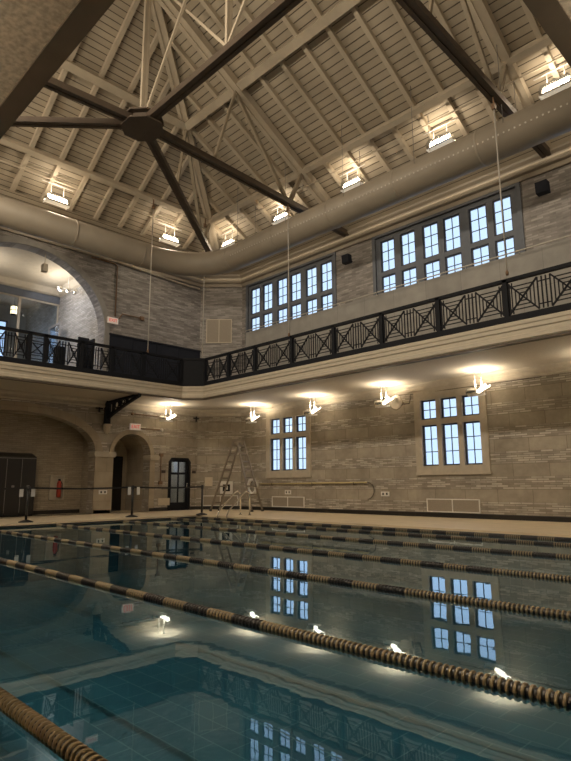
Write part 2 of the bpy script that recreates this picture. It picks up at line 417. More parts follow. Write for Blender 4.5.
# glazed partition
def window_bars(mb, fn, a0, a1, b0, b1, nx, ny, t, w=.022):
    for i in range(1, nx):
        a = a0+(a1-a0)*i/nx; p, q = fn(a, b0, t), fn(a, b1, t); mb.beam(p, q, w, w)
    for j in range(1, ny):
        b = b0+(b1-b0)*j/ny; p, q = fn(a0, b, t), fn(a1, b, t); mb.beam(p, q, w, w)
def frame(mb, fn, a0, a1, b0, b1, w, t0, t1):
    mb.prism([rect(a0, a1, b0, b1), rect(a0+w, a1-w, b0+w, b1-w)], fn, t0, t1)
gp = thing('glazed_partition', 'metal framed glass partition wall at the back of the upper gallery arch', 'partition', (XP, YC, ZB))
fnP = lambda a, b, t: (XP-t, a, b)
mb = MB(); mb.prism([rect(3.78, GY, ZB, GZ-.22)]+[rect(a+.05, b-.05, c+.05, d-.05) for a, b in ((3.78, 5.2), (5.2, 6.45), (6.45, 7.75), (7.75, GY)) for c, d in ((ZB, 7.0), (7.0, 8.4))], fnP, 0, .08)
part('frame', mb, M['trimstone'], gp)
mb = MB(); mb.box(XP-.045, XP-.035, 3.8, GY-.02, ZB+.05, 8.4); part('glass', mb, M['glass'], gp)
mb = MB(); mb.box(XP-.02, XP+.06, 3.8, GY, 8.42, 8.70); part('header', mb, M['mullion'], gp)
# open glass door leaf
od = thing('glass_door', 'open glazed door leaf with pale metal frame standing out from the gallery partition', 'door', (-21.9, 8.9, ZB))
fnD = lambda a, b, t: (a, 8.9+t, b)
mb = MB(); frame(mb, fnD, -22.6, -21.5, ZB+.02, 7.35, .09, 0, .05); mb.beam((-22.55, 8.925, 5.5), (-21.55, 8.925, 5.5), .05, .12); part('frame', mb, M['greyline'], od)
mb = MB(); mb.box(-22.52, -21.58, 8.92, 8.93, ZB+.1, 7.28); part('glass', mb, M['doorglass'], od)
# gallery window
for k, (a, b) in enumerate(((7.0, 8.5), (4.6, 6.1))):
    w = struct('window_%d' % (20+k), (lambda m_: (frame(m_, lambda a, b, t: (-26.2-t, a, b), a, b, 5.0, 8.3, .06, .02, .08), window_bars(m_, lambda a, b, t: (-26.2-t, a, b), a, b, 5.0, 8.3, 4, 8, .05, .035)) and m_)(MB()), M['winframe'])
    g = MB(); g.box(-26.26, -26.25, a+.05, b-.05, 5.05, 8.25); part('glass', g, M['glass'], w)
# pendant lantern seen through the glass
t = thing('pendant_lantern', 'glowing cylindrical lantern on a long rod behind the gallery glass', 'lamp', (-24, 7.99, 8.0))
mb = MB(); mb.tube([(-24, 7.99, 8.4), (-24, 7.99, GZ+.1)], .012, 6); part('rod', mb, M['greyline'], t)
mb = MB(); mb.lathe([(.04, 8.0), (.13, 8.02), (.13, 8.34), (.04, 8.37)], (-24, 7.99, 0), n=16); part('lamp_shade', mb, M['lanternglow'], t)
mb = MB(); [mb.lathe([(.14, z), (.14, z+.02)], (-24, 7.99, 0), n=16) for z in (7.99, 8.17, 8.35)]
for k in range(6): a = k*PI/3; mb.beam((-24+.138*math.cos(a), 7.99+.138*math.sin(a), 8.0), (-24+.138*math.cos(a), 7.99+.138*math.sin(a), 8.36), .012, .012)
part('cage', mb, M['black'], t)

# ------------------------------------------------------------------ deck, pool, balcony
mb = MB(); mb.prism([rect(XW-WT, XE2, YN2, YW), rect(PX0, PX1, PY0, PY1)], lambda a, b, t: (a, b, t), .0, ZD); mb.box(-23, XW-WT, 3.4, 13.4, -.02, ZD-.001)
struct('floor', mb, M['deck'])
mb = MB(); mb.prism([rect(PX0-.001, PX1, PY0, PY1+.001), rect(PX0+.06, PX1-.06, PY0+.06, PY1-.06)], lambda a, b, t: (a, b, t), .012, .045)
struct('trim_2', mb, M['coping'])
mb = MB(); mb.box(PX0-.2, PX1+.2, PY0-.2, PY1+.2, -1.5, -1.35)
for a in ((PX0-.2, PX0, PY0-.2, PY1+.2), (PX1, PX1+.2, PY0-.2, PY1+.2), (PX0, PX1, PY0-.2, PY0), (PX0, PX1, PY1, PY1+.2)): mb.box(*a, -1.35, -.001)
struct('floor_pool', mb, M['tile'])
mb = MB(); mb.add([(PX0, PY0, 0), (PX1, PY0, 0), (PX1, PY1, 0), (PX0, PY1, 0)], [(0, 1, 2, 3)])
o = single('pool_water', mb, M['water'], 'calm dark teal pool water reflecting the walls and windows', 'water'); o['kind'] = 'stuff'

loop = [(RXE-RC, RY), (RX+RC, RY), (RX, RY-RC), (RX, RYN+RC), (RX+RC, RYN), (RXE-.0, RYN), (RXE, RY-RC)]
loop = [(RXE-RC, RY), (RX+RC, RY), (RX, RY-RC), (RX, RYN+RC), (RX+RC, RYN), (RXE, RYN), (RXE, RY-RC)]
def inset(lp, d):
    k = len(lp); out = []
    for i in range(k):
        p = V(lp[i]); d1 = (p-V(lp[i-1])).normalized(); d2 = (V(lp[(i+1) % k])-p).normalized()
        n1 = V((-d1.y, d1.x)); n2 = V((-d2.y, d2.x)); m = (n1+n2).normalized(); m = m/m.dot(n1)
        out.append((p.x-m.x*d, p.y-m.y*d))
    return out
lo_ = inset(loop, .17)
mb = MB(); mb.prism([rect(XW, XE2, YN2, YW), list(reversed(lo_))], lambda a, b, t: (a, b, t), ZS, ZB); struct('floor_balcony', mb, M['soffit'])
# near soffit stucco: thin plaster skin under the near and right balcony
mb = MB(); mb.prism([[(XW, YN2), (XE2, YN2), (XE2, YW), (RXE+.15, YW), (RXE+.15, RYN-.15), (XW, RYN-.15)]], lambda a, b, t: (a, b, t), ZS-.012, ZS); struct('ceiling_balcony', mb, M['stucco'])
# fascia, loop runs with the opening on its left
prof = [(-.17, ZB-.02), (.02, ZB-.02), (.02, 4.30), (.0, 4.28), (.0, 4.20), (-.03, 4.18), (-.03, 4.10), (-.01, 4.08), (-.01, 3.99), (-.04, 3.965), (-.17, 3.965)]
mb = MB(); mb.sweep(loop, prof, True); struct('trim_3', mb, M['cream'])
mb = MB(); mb.sweep(loop, [(-.17, ZS-.03), (-.02, ZS-.03), (-.02, 3.966), (-.17, 3.966)], True); struct('trim_4', mb, M['darktrim'])
# wall path (interior), going from window wall to left wall
wpath = [(XE, YW), (XW+CH, YW), (XW, YW-CH), (XW, YN)]
wpath = [(XE, YW), (XW+CH, YW), (XW, YW-CH), (XW, YN2)]
mb = MB(); mb.sweep(wpath, [(0, 3.70), (.05, 3.70), (.07, 3.75), (.05, 3.78), (.05, 3.84), (.13, 3.90), (.15, ZS), (0, ZS)]); struct('trim_5', mb, M['trimstone'])
def base_run(p, name):
    mb = MB(); mb.sweep(p, [(0, ZD), (.03, ZD), (.03, .205), (0, .215)]); struct(name, mb, M['base'])
base_run([(XE2, YW), (XW+CH, YW), (XW, YW-CH), (XW, 13.14)], 'baseboard_right')
base_run([(XW, 12.10), (XW, 11.33)], 'baseboard_left')
base_run([(XW, 9.81), (XW, 9.19)], 'baseboard_left')
base_run([(XW, 3.83), (XW, YN2)], 'baseboard_left')
wpu = [(XE, YW), (XW+CH, YW), (XW, YW-CH), (XW, YN), (XE, YN)]
mb = MB(); mb.sweep(wpu, [(0, 9.10), (.05, 9.10), (.06, 9.22), (.14, 9.26), (.16, 9.32), (.12, 9.35), (.14, 9.46), (.22, 9.52), (.24, 9.58), (0, 9.58)]); struct('trim_6', mb, M['duct'])
mb = MB(); mb.sweep(wpu, [(.142, 9.33), (.175, 9.35), (.175, 9.40), (.142, 9.42)]); struct('trim_7', mb, M['cream'])
mb = MB(); mb.sweep(wpu, [(.02, 9.56), (.10, 9.56), (.74, 10.14), (.70, 10.17)]); struct('trim_8', mb, M['boards'])
# arch mouldings
def arch_ring(c, a, z0, b, n, w, t0, t1, bottom, name, mat):
    o_ = ell(c, a+w, z0, b+w, n, 36, bottom); i_ = ell(c, a, z0, b, n, 36, bottom)
    mb = MB(); mb.prism([o_ + list(reversed(i_))], fnL, t0, t1); struct(name, mb, mat)
arch_ring(*UA, 2, .20, -.05, .02, ZB, 'trim_9', M['archstone'])
arch_ring(*BA, 2.2, .26, -.015, .02, 2.12, 'trim_10', M['stone'])
arch_ring(*SA, 2, .16, -.03, .02, 2.12, 'trim_11', M['stone'])
# piers (limestone facing) and capitals beside the lower arches
mb = MB(); mb.prism([rect(9.17, 9.84, ZD, 2.0)], fnL, -.03, .02); mb.prism([rect(11.31, 11.52, ZD, 1.92)], fnL, -.02, .02); struct('trim_12', mb, M['stone'])
def cap(y0, y1, z0, name):
    mb = MB(); mb.sweep([(XW-WT+.02, y1), (XW-WT+.02, y0)], [(0, 0), (0, 0), (0, 0)]) if False else None
    mb = MB()
    mb.prism([[(y0-.05, z0), (y1+.05, z0), (y1+.09, z0+.08), (y1+.09, z0+.15), (y1+.05, z0+.18), (y0-.05, z0+.18), (y0-.09, z0+.15), (y0-.09, z0+.08)]], fnL, -.09, WT-.02)
    struct(name, mb, M['trimstone'])
cap(9.19, 9.82, 1.99, 'trim_13'); cap(11.36, 11.58, 1.93, 'trim_14')

# low windows: stone surround, sashes
def casing(name, cols, z0, z1, x0, x1):
    mb = MB(); holes = []
    for a, b in cols: holes += [rect(a, b, 1.52, 2.70), rect(a, b, 2.86, 3.44)]
    mb.prism([rect(x0, x1, z0, z1)]+holes, fnR, -.05, .01)
    mb.box(x0-.02, x1+.02, YW-.06, YW+.01, 1.26, 1.345)
    struct(name, mb, M['trimstone'])
def casement(root, a, b, z0, z1, nx, ny, t=.04, fm='winframe', fw=.04):
    fr = MB(); frame(fr, fnR, a+.002, b-.002, z0+.002, z1-.002, fw, t, t+.05)
    f = part('sash', fr, M[fm], root)
    bb = MB(); window_bars(bb, fnR, a+fw, b-fw, z0+fw, z1-fw, nx, ny, t+.025); part('glazing_bars', bb, M[fm], f)
    g = MB(); g.box(a+fw, b-fw, YW+t+.028, YW+t+.034, z0+fw, z1-fw); part('glass', g, M['glass'], f)
for k, cols in enumerate(LCOLS):
    x0 = cols[0][0]; casing('trim_%d' % (20+k), cols, 1.34, 3.70, x0-.22, x0+2.04)
    mb = MB(); mb.box(x0-.02, x0+1.85, YW+.115, YW+.14, 1.44, 1.515); w = struct('window_%d' % (k+1), mb, M['winframe'])
    for a, b in cols:
        casement(w, a, b, 1.52, 2.70, 2, 3); casement(w, a, b, 2.86, 3.44, 2, 2)
# high windows
UCOL = [[-16.78, -16.05, -15.23, -14.50, -13.70, -12.97], [-10.32, -9.55, -8.74, -8.02, -7.19, -6.47], [-3.72, -2.95, -2.14, -1.42, -.6, .12]]
for k, cols in enumerate(UCOL):
    a0, a1 = UW[k]
    mb = MB(); holes = []
    for c in cols: holes += [rect(c, c+.54, 6.7, 7.66), rect(c, c+.54, 7.80, 8.87)]
    mb.prism([rect(a0, a1, 6.6, 9.02)]+holes, fnR, .02, .13)
    w = struct('window_%d' % (k+4), mb, M['mullion'])
    for c in cols:
        casement(w, c, c+.54, 6.7, 7.66, 2, 3, .05, fw=.035); casement(w, c, c+.54, 7.80, 8.87, 2, 3, .05, fw=.035)
    mb = MB(); mb.prism([rect(a0-.12, a1+.12, 6.6, 9.1), rect(a0, a1, 6.61, 9.02)], fnR, -.04, .02); struct('trim_%d' % (30+k), mb, M['mullion'])
# limestone parapet in front of high windows and its handrail
mb = MB(); mb.box(UW[0][0]+.02, XE, YW-.14, YW, ZB, 7.04); struct('trim_40', mb, M['greystone'])
mb = MB(); mb.tube([(UW[0][0]+.05, YW-.2, 7.09), (XE-.1, YW-.2, 7.09)], .02, 8)
for i in range(12): x = UW[0][0]+.3+i*1.55; mb.tube([(x, YW-.2, 7.09), (x, YW-.12, 6.98)], .01, 6)
single('handrail', mb, M['cable'], 'thin pale handrail along the top of the grey stone parapet under the high windows', 'handrail')
# navy dado on left upper wall
mb = MB(); mb.box(XW, XW+.06, 9.45, YW-CH-.02, ZB, 6.33); mb.box(XW, XW+.09, 9.43, YW-CH, 6.33, 6.39)
for y in (10.4, 11.4, 12.4): mb.box(XW+.05, XW+.075, y-.02, y+.02, ZB, 6.33)
struct('trim_41', mb, M['navy'])

# ------------------------------------------------------------------ roof
def zs(y, off=0): return Z0+SS*(YW-abs(0)-y)+off
def roof_side(y, off=0): return Z0 + SS*((YW-YC)-abs(y-YC)) + off
BO = .15
c0 = [(XW-.02, YW+.02), (XE+.02, YW+.02), (XE+.02, YN-.02), (XW-.02, YN-.02)]
zl = Z0+BO-.01; zr = ZR+BO; XR2b = XE-(XR1-XW)
mb = MB(); mb.add([(*c0[0], zl), (*c0[1], zl), (*c0[2], zl), (*c0[3], zl), (XR1, YC, zr), (XR2b, YC, zr)], [(0, 4, 5, 1), (0, 3, 4), (3, 2, 5, 4), (2, 1, 5)])
struct('ceiling', mb, M['boards'])
RW, RD = .12, .14
def rafter_side(x, sgn):
    """common/jack rafter on the slope at +y (sgn 1) or -y (sgn -1)"""
    run = YW-YC
    if x < XR1: f = (x-XW)/(XR1-XW)
    elif x > XR2b: f = (XE-x)/(XE-XR2b)
    else: f = 1
    top = YW-run*f+.05
    y0, y1 = YW-.02, max(top, YC+.05)
    m = (lambda y: y) if sgn > 0 else (lambda y: 2*YC-y)
    p = (x, m(y0), zs(y0, RD/2)); q = (x, m(y1), zs(y1, RD/2))
    return MB().beam(p, q, RW, RD), p
def rafter_end(y, east=False):
    run = XR1-XW; f = 1-abs(y-YC)/(YW-YC)
    x0 = XW+.02; x1 = XW+run*f-.05
    e = (lambda x: x) if not east else (lambda x: XE-(x-XW))
    p = (e(x0), y, Z0+SE*(x0-XW)+RD/2); q = (e(x1), y, Z0+SE*(x1-XW)+RD/2)
    return MB().beam(p, q, RW, RD), p
sp = (XR2-XR1)/8
k = 0
for i in range(-8, 16):
    x = XR1+sp*i
    if x < XW+.5 or x > XE-.6 or i in (0, 8): continue
    mb_, p = rafter_side(x, 1)
    single('rafter', mb_, M['timber'], 'cream painted rafter on the window-side roof slope, %s from the far corner' % ORD[k], 'rafter', p, 'rafters on the window-side slope'); k += 1
k = 0
for i in range(-8, 10):
    x = XR1+sp*i
    if x < XW+.5 or i in (0, 8): continue
    mb_, p = rafter_side(x, -1)
    single('rafter', mb_, M['timber'], 'cream painted rafter on the camera-side roof slope, %s from the arch wall' % ORD[k], 'rafter', p, 'rafters on the camera-side slope'); k += 1
k = 0
for i in range(-8, 9):
    y = YC-.0+.93*i
    if y > YW-.8 or y < YN+.8: continue
    mb_, p = rafter_end(y)
    single('rafter', mb_, M['timber'], 'cream painted rafter on the roof slope above the upper arch, %s from the left' % ORD[k], 'rafter', p, 'rafters on the arch-side slope'); k += 1
# purlins
PL = [(12.28, .16, .20, 'lower'), (9.52, .24, .16, 'upper')]
for yy, w, h, nm in PL:
    d = YW-yy; xe = XW + (d*SS)/SE; z = zs(yy, -h/2)
    up = V((0, SS, 1)).normalized()
    for s, lab in ((1, 'window-side'), (-1, 'camera-side')):
        y_ = YC+s*(yy-YC); mb = MB().beam((xe, y_, z), (XE-(xe-XW), y_, z), w, h, (0, SS*s, 1))
        single('purlin', mb, M['timber'], '%s cream purlin running lengthwise under the %s roof slope' % (nm, lab), 'purlin', (xe, y_, z))
    mb = MB().beam((xe, 2*YC-yy, z), (xe, yy, z), w, h, (-SE, 0, 1))
    single('purlin', mb, M['timber'], '%s cream purlin running across the roof slope above the arch' % nm, 'purlin', (xe, YC, z))
mb = MB().beam((XR1-.1, YC, ZR-.02), (XR2b+.1, YC, ZR-.02), .2, .3); single('ridge_beam', mb, M['timber'], 'cream ridge beam at the very top of the roof', 'beam', (XR1, YC, ZR))
# ties are pairs of steel channels
def dbl(mb, p, q, w, h, gap=.05, up=(0, 0, 1)):
    p, q = V(p), V(q); d = (q-p).normalized(); r = d.cross(V(up)).normalized() if abs(d.z) < .99 else V((0, 1, 0))
    for s in (-1, 1):
        o = r*s*(gap/2+(w-gap)/4); mb.beam(p+o, q+o, (w-gap)/2, h, up)
    mb.beam(p, q, gap*1.2, h*.7, up)
    return mb
ZT0, ZT1 = 9.52, 9.88
def tie_z(y): return ZT1-(ZT1-ZT0)*abs(y-YC)/(YW-YC)
def truss(X, lab, hub, far=True):
    t = thing('roof_truss', lab, 'truss', (X, YC, ZT1))
    for s, nm in ((1, 'window'), (-1, 'near')):
        m = lambda y: YC+s*(y-YC)
        mb = MB(); dbl(mb, (X, YC+s*.12, ZT1), (X, m(YW-.02), ZT0), .24, .16); part('bottom_tie', mb, M['steeldark'], t, 'dark brown steel bottom tie')
        mb = MB(); dbl(mb, (X, m(YC+.1), ZR-.12), (X, m(YW-.1), Z0-.02), .34, .24, .08); part('principal_rafter', mb, M['timber'], t)
        mb = MB(); mb.beam((X, m(9.5), zs(9.5)-.2), (X, m(11.62), tie_z(11.62)+.03), .09, .11); part('strut', mb, M['strut'], t)
        mb = MB(); mb.beam((X, m(12.28), zs(12.28)-.2), (X, m(11.72), tie_z(11.72)+.03), .11, .11); part('strut', mb, M['strut'], t)
        mb = MB(); mb.beam((X, m(9.5), zs(9.5)-.2), (X, m(8.75), tie_z(8.75)+.03), .07, .07); part('strut', mb, M['strut'], t)
    mb = MB(); dbl(mb, (X, YC, ZT1), (X, YC, ZR-.1), .17, .08, .06, (1, 0, 0)); part('king_post', mb, M['timber'], t)
    mb = MB(); r = .52 if hub else .25
    pts = [(X+r*math.cos(a)*1.1, YC+r*math.sin(a)) for a in [PI/8+PI/4*i for i in range(8)]]
    mb.prism([pts], lambda a, b, c: (a, b, c), ZT1-.13, ZT1-.09); mb.prism([pts], lambda a, b, c: (a, b, c), ZT1+.08, ZT1+.12)
    mb.prism([[(X+(a-X)*.7, YC+(b-YC)*.7) for a, b in pts]], lambda a, b, c: (a, b, c), ZT1-.09, ZT1+.08)
    part('gusset_plate', mb, M['steeldark'], t, 'dark steel plate where the ties meet')
    return t
truss(XR1, 'far cross truss with dark bottom tie meeting the star-shaped dark hub plate', True)
truss(XR2, 'nearer cross truss with dark bottom tie running to the upper right corner', False)
# longitudinal truss
t = thing('ridge_truss', 'dark lengthwise tie with cream posts and braces below the ridge', 'truss', ((XR1+XR2)/2, YC, ZT1))
mb = MB(); dbl(mb, (XR1+.1, YC, ZT1), (XR2-.1, YC, ZT1), .24, .16); part('bottom_tie', mb, M['steeldark'], t, 'dark brown steel bottom tie')
xm = (XR1+XR2)/2
mb = MB(); dbl(mb, (xm, YC, ZT1), (xm, YC, ZR-.1), .15, .07, .06, (1, 0, 0)); part('post', mb, M['timber'], t)
for a, b in (((XR1+.15, YC-.05, ZT1+.1), (xm-.1, YC-.05, ZR-.1)), ((xm-.05, YC+.05, ZT1+.15), (XR1+.1, YC+.05, ZR-.15)), ((xm+.08, YC-.05, ZT1+.15), (XR2-.1, YC-.05, ZR-.1)), ((XR2-.1, YC+.05, ZT1+.15), (xm+.1, YC+.05, ZR-.15))):
    mb = MB(); mb.beam(a, b, .06, .06); part('brace', mb, M['timber'], t)
# hip trusses
for sy, lab in ((1, 'dark diagonal tie and hip rafter running to the far right corner of the hall'), (-1, 'dark diagonal tie and hip rafter running to the far left corner of the hall')):
    t = thing('hip_truss', lab, 'truss', (XR1, YC+sy*.3, ZT1))
    h = lambda f, dz=0: V((XR1+(XW-XR1)*f, YC+sy*(YW-YC)*f, ZR+(Z0-ZR)*f+dz))
    tf = lambda f: V((XR1+(XW+.35-XR1)*f, YC+sy*(YW-.35-YC)*f, ZT1+(ZT0+.15-ZT1)*f))
    mb = MB(); dbl(mb, tf(.04), tf(.99), .22, .15); part('bottom_tie', mb, M['steeldark'], t, 'dark brown steel bottom tie')
    mb = MB(); dbl(mb, h(.03, .0), h(.97, .0), .30, .24, .08); part('hip_rafter', mb, M['timber'], t)
    mb = MB(); mb.beam(h(.37, -.2), tf(.62), .10, .10); part('strut', mb, M['strut'], t)
    mb = MB(); mb.beam(h(.71, -.2), tf(.66), .10, .12); part('strut', mb, M['strut'], t)
    mb = MB(); mb.beam(h(.37, -.2), tf(.3), .08, .08); part('strut', mb, M['strut'], t)
for s in (1, -1):
    mb = MB(); dbl(mb, (XR2b, YC+s*.1, ZR-.1), (XE-.05, YC+s*(YW-YC-.05), Z0), .3, .2, .08)
    single('hip_rafter', mb, M['timber'], 'cream hip rafter at the %s near end of the roof' % ('window-side' if s > 0 else 'camera-side'), 'rafter', (XR2b, YC, ZR))
# hanging cables
for i, (x, y, z1, z0, lab) in enumerate(((XR1, 11.66, 9.6, 5.42, 'in front of the first group of high windows'), (XR2, 11.45, 9.52, 5.42, 'in front of the second group of high windows'), (-16.35, 9.76, 10.75, 5.42, 'in front of the brick beside the upper arch'), (-16.35, 12.0, 10.8, 5.42, 'in front of the chamfered brick corner'))):
    t = thing('hanging_cable', 'thin pale cable hanging from the roof %s' % lab, 'cable', (x, y, z1))
    mb = MB(); mb.tube([(x, y, z0), (x, y, z1-.2)], .016, 6); part('cable', mb, M['cable'], t)
    mb = MB(); mb.box(x-.04, x+.04, y-.04, y+.04, z1-.24, z1-.1); mb.tube([(x, y, z1-.1), (x, y, z1+.12)], .02, 6); mb.lathe([(.03, z0-.06), (.035, z0), (.02, z0+.05)], (x, y, 0), n=8); part('pulley', mb, M['rust'], t)

# duct
dy, dx, dz, dr = 12.2, -16.9, 8.97, .43
pts = [(XE-.05, dy, dz), (-14.9, dy, dz)]
for a in range(1, 8):
    t_ = PI/2*a/8; pts.append((-14.9-1.95*math.sin(t_), dy-1.95*(1-math.cos(t_)), dz))
pts += [(dx, dy-2.0, dz), (dx, YN+.1, dz)]
t = thing('ventilation_duct', 'big round grey duct hung below the roof along two walls', 'duct', (-14.9, dy, dz))
mb = MB(); mb.tube(pts, dr, 36); part('duct_pipe', mb, M['duct'], t)
for x in [-14.9+2.35*i for i in range(0, 7)]: part('seam_ring', MB().lathe([(dr+.004, -.03), (dr+.012, -.02), (dr+.012, .02), (dr+.004, .03)], (x, dy, dz), 'x', 36), M['duct'], t)
for y in (9.6, 7.2, 4.8, 2.4): part('seam_ring', MB().lathe([(dr+.004, -.03), (dr+.012, -.02), (dr+.012, .02), (dr+.004, .03)], (dx, y, dz), 'y', 36), M['duct'], t)
mb = MB(); a = -.28
for i in range(128):
    x = XE-.4-i*.125
    if x < -14.6: break
    c = V((x, dy-math.cos(a)*(dr+.002), dz+math.sin(a)*(dr+.002)))
    mb.add([c+V((sx*.017, sy*math.sin(a)*.017, sy*math.cos(a)*.017)) + V((0, -math.cos(a), math.sin(a)))*h_ for h_ in (0, .012) for sx, sy in ((-1, -1), (1, -1), (1, 1), (-1, 1))], [(0, 1, 2, 3), (4, 5, 6, 7), (0, 1, 5, 4), (1, 2, 6, 5), (2, 3, 7, 6), (3, 0, 4, 7)])
part('air_nozzles', mb, M['duct2'], t, 'row of small pale air holes', True)
mb = MB()
for x in [-14.2+2.35*i for i in range(0, 7)]:
    for s in (-1, 1): mb.tube([(x, dy+s*.41, dz+.12), (x, dy+s*.41, zs(dy+s*.41)+.02)], .008, 5)
part('hanger_rod', mb, M['greyline'], t)
# conduits
mb = MB(); mb.tube([(-16.2, 12.62, 10.62), (XE-.2, 12.62, 10.62)], .022, 8); single('conduit', mb, M['timber'], 'thin cream conduit just outside the lower purlin on the window side', 'conduit', (-10, 12.62, 10.62))
mb = MB(); mb.tube([(-16.95, 12.2, 10.55), (-16.95, .9, 10.55)], .022, 8); single('conduit', mb, M['timber'], 'thin cream conduit just outside the lower purlin above the arch', 'conduit', (-16.95, 6, 10.55))
mb = MB(); mb.tube([(XW+.05, 8.6, 9.03), (XW+.05, 9.5, 9.03), (XW+.05, 9.62, 8.95), (XW+.05, 9.62, 7.05)], .025, 8); single('conduit', mb, M['rust'], 'brown conduit turning down the brick beside the upper arch', 'conduit', (XW, 9.5, 8))
mb = MB(); mb.tube([(XW+.05, 9.75, 6.95), (XW+.05, 9.9, 7.2), (XW+.05, 10.7, 7.2)], .022, 8); mb.box(XW, XW+.08, 10.65, 10.8, 7.13, 7.27); single('conduit', mb, M['rust'], 'short conduit elbow above the navy panelling', 'conduit', (XW, 10, 7.2))
mb = MB(); mb.tube([(XW+.06, 9.6, 9.12), (XW+.06, 12.8, 8.98), (XW+.1, 13.3, 8.98)], .04, 8); single('pipe', mb, M['trimstone'], 'pale pipe running below the duct to the chamfered corner', 'pipe', (XW, 11, 9.1))

# ------------------------------------------------------------------ light fittings
def add_light(name, loc, energy, size, col, rot=None, typ='AREA', spread=PI):
    l = bpy.data.lights.new(name, typ); l.energy = energy; l.color = col
    if typ == 'AREA': l.shape = 'RECTANGLE'; l.size, l.size_y = size; l.spread = spread
    else: l.shadow_soft_size = size
    o = bpy.data.objects.new(name, l); COL.objects.link(o); o.location = loc
    if rot: o.rotation_euler = rot
    return o
WARM = (1, .83, .61)
E_X = 150
E_LOW, E_UP, E_UPS = 25, 17, 16
def low_fix(root, c, ang, E=None):
    """wall-side uplighter: two stems, curved wing reflector, small round lamp head"""
    R = Matrix.Rotation(ang, 3, 'Z'); c = V(c)
    W = lambda x, y, z: c + R @ V((x, y, z))
    for sx in (-.09, .09):
        mb = MB(); mb.tube([W(sx, 0, .0), W(sx, 0, ZS-c.z-.01)], .013, 8); mb.tube([W(sx, 0, ZS-c.z-.03), W(sx, 0, ZS-c.z-.005)], .04, 10); part('stem', mb, M['white'], root)
    mb = MB(); n = 10; vs = []
    for i in range(n+1):
        f = i/n; x = -.02+.29*f; z = -.16+.02*math.sin(f*PI)+.14*f**1.6; w = .05+.09*f
        for j in range(5):
            g = j/4-.5; vs.append(W(x, g*2*w, z+.08*(abs(g)*2)**2))
    fs = [(i*5+j, i*5+j+1, i*5+j+6, i*5+j+5) for i in range(n) for j in range(4)]
    m2 = len(vs); vs2 = [v+V((0, 0, -.012)) for v in vs]; fs2 = [tuple(reversed([q+m2 for q in f])) for f in fs]
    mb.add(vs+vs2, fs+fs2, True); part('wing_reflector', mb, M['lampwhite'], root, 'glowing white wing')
    mb = MB(); ring = [(.0, -.34), (.07, -.33), (.1, -.28), (.1, -.16), (.07, -.10), (.03, -.02)]
    mb2 = MB(); mb2.lathe([(r, h) for r, h in ring], (0, 0, -.09), 'x', 16); mb.add([W(*v) for v in mb2.v], mb2.f, True); part('lamp_head', mb, M['chrome'], root, 'polished round lamp head')
    mb = MB(); mb.beam(W(-.28, .06, -.19), W(.16, .06, -.19), .02, .05); mb.beam(W(-.28, -.06, -.19), W(.16, -.06, -.19), .02, .05); mb.beam(W(-.1, -.08, -.02), W(-.1, .08, -.02), .03, .03); mb.beam(W(.1, -.08, -.02), W(.1, .08, -.02), .03, .03); part('bracket', mb, M['white'], root)
    mb = MB(); mb.tube([W(.0, 0, -.08), W(.16, 0, -.06)], .028, 10); part('lamp_tube', mb, M['bulb'], root, 'glowing lamp')
    add_light('uplight', W(.08, 0, .03), E or E_LOW, (.3, .15), WARM, (PI, 0, ang))
LF = [(-15.8, 13.93, 'left of the first low window'), (-12.78, 13.93, 'just right of the first low window'), (-9.88, 13.93, 'left of the second low window by the loudspeaker'), (-6.88, 13.93, 'overlapping the top right of the second low window'), (-3.9, 13.93, 'beyond the right edge of the view')]
for x, y, lab in LF:
    t = thing('soffit_uplight', 'white winged uplight below the balcony, %s' % lab, 'light', (x, y, 3.49), 'uplights under the balcony'); low_fix(t, (x, y, 3.49), 0)
t = thing('soffit_uplight', 'white winged uplight hanging from the balcony soffit in front of the arcade wall', 'light', (-17.75, 11.54, 3.52), 'uplights under the balcony'); low_fix(t, (-17.75, 11.54, 3.52), PI/2*0+.8)
for x, lab in ((-1.2, 'first'), (-4.0, 'second'), (-7.5, 'third'), (-11.5, 'fourth')):  # unseen uplights, added to brighten the near balcony soffit
    t = thing('soffit_uplight', 'added white winged uplight over the near deck, %s from the camera' % lab, 'light', (x, -1.1, 3.42), 'added uplights over the near deck'); low_fix(t, (x, -1.1, 3.42), 0, 120)
for y, lab in ((3.6, 'first'), (7.4, 'second')):  # two more added out of view, to lift the dark right-hand soffit
    t = thing('soffit_uplight', 'added white winged uplight over the right-hand deck, %s from the camera' % lab, 'light', (.45, y, 3.42), 'added uplights over the right deck'); low_fix(t, (.45, y, 3.42), PI/2, 70)
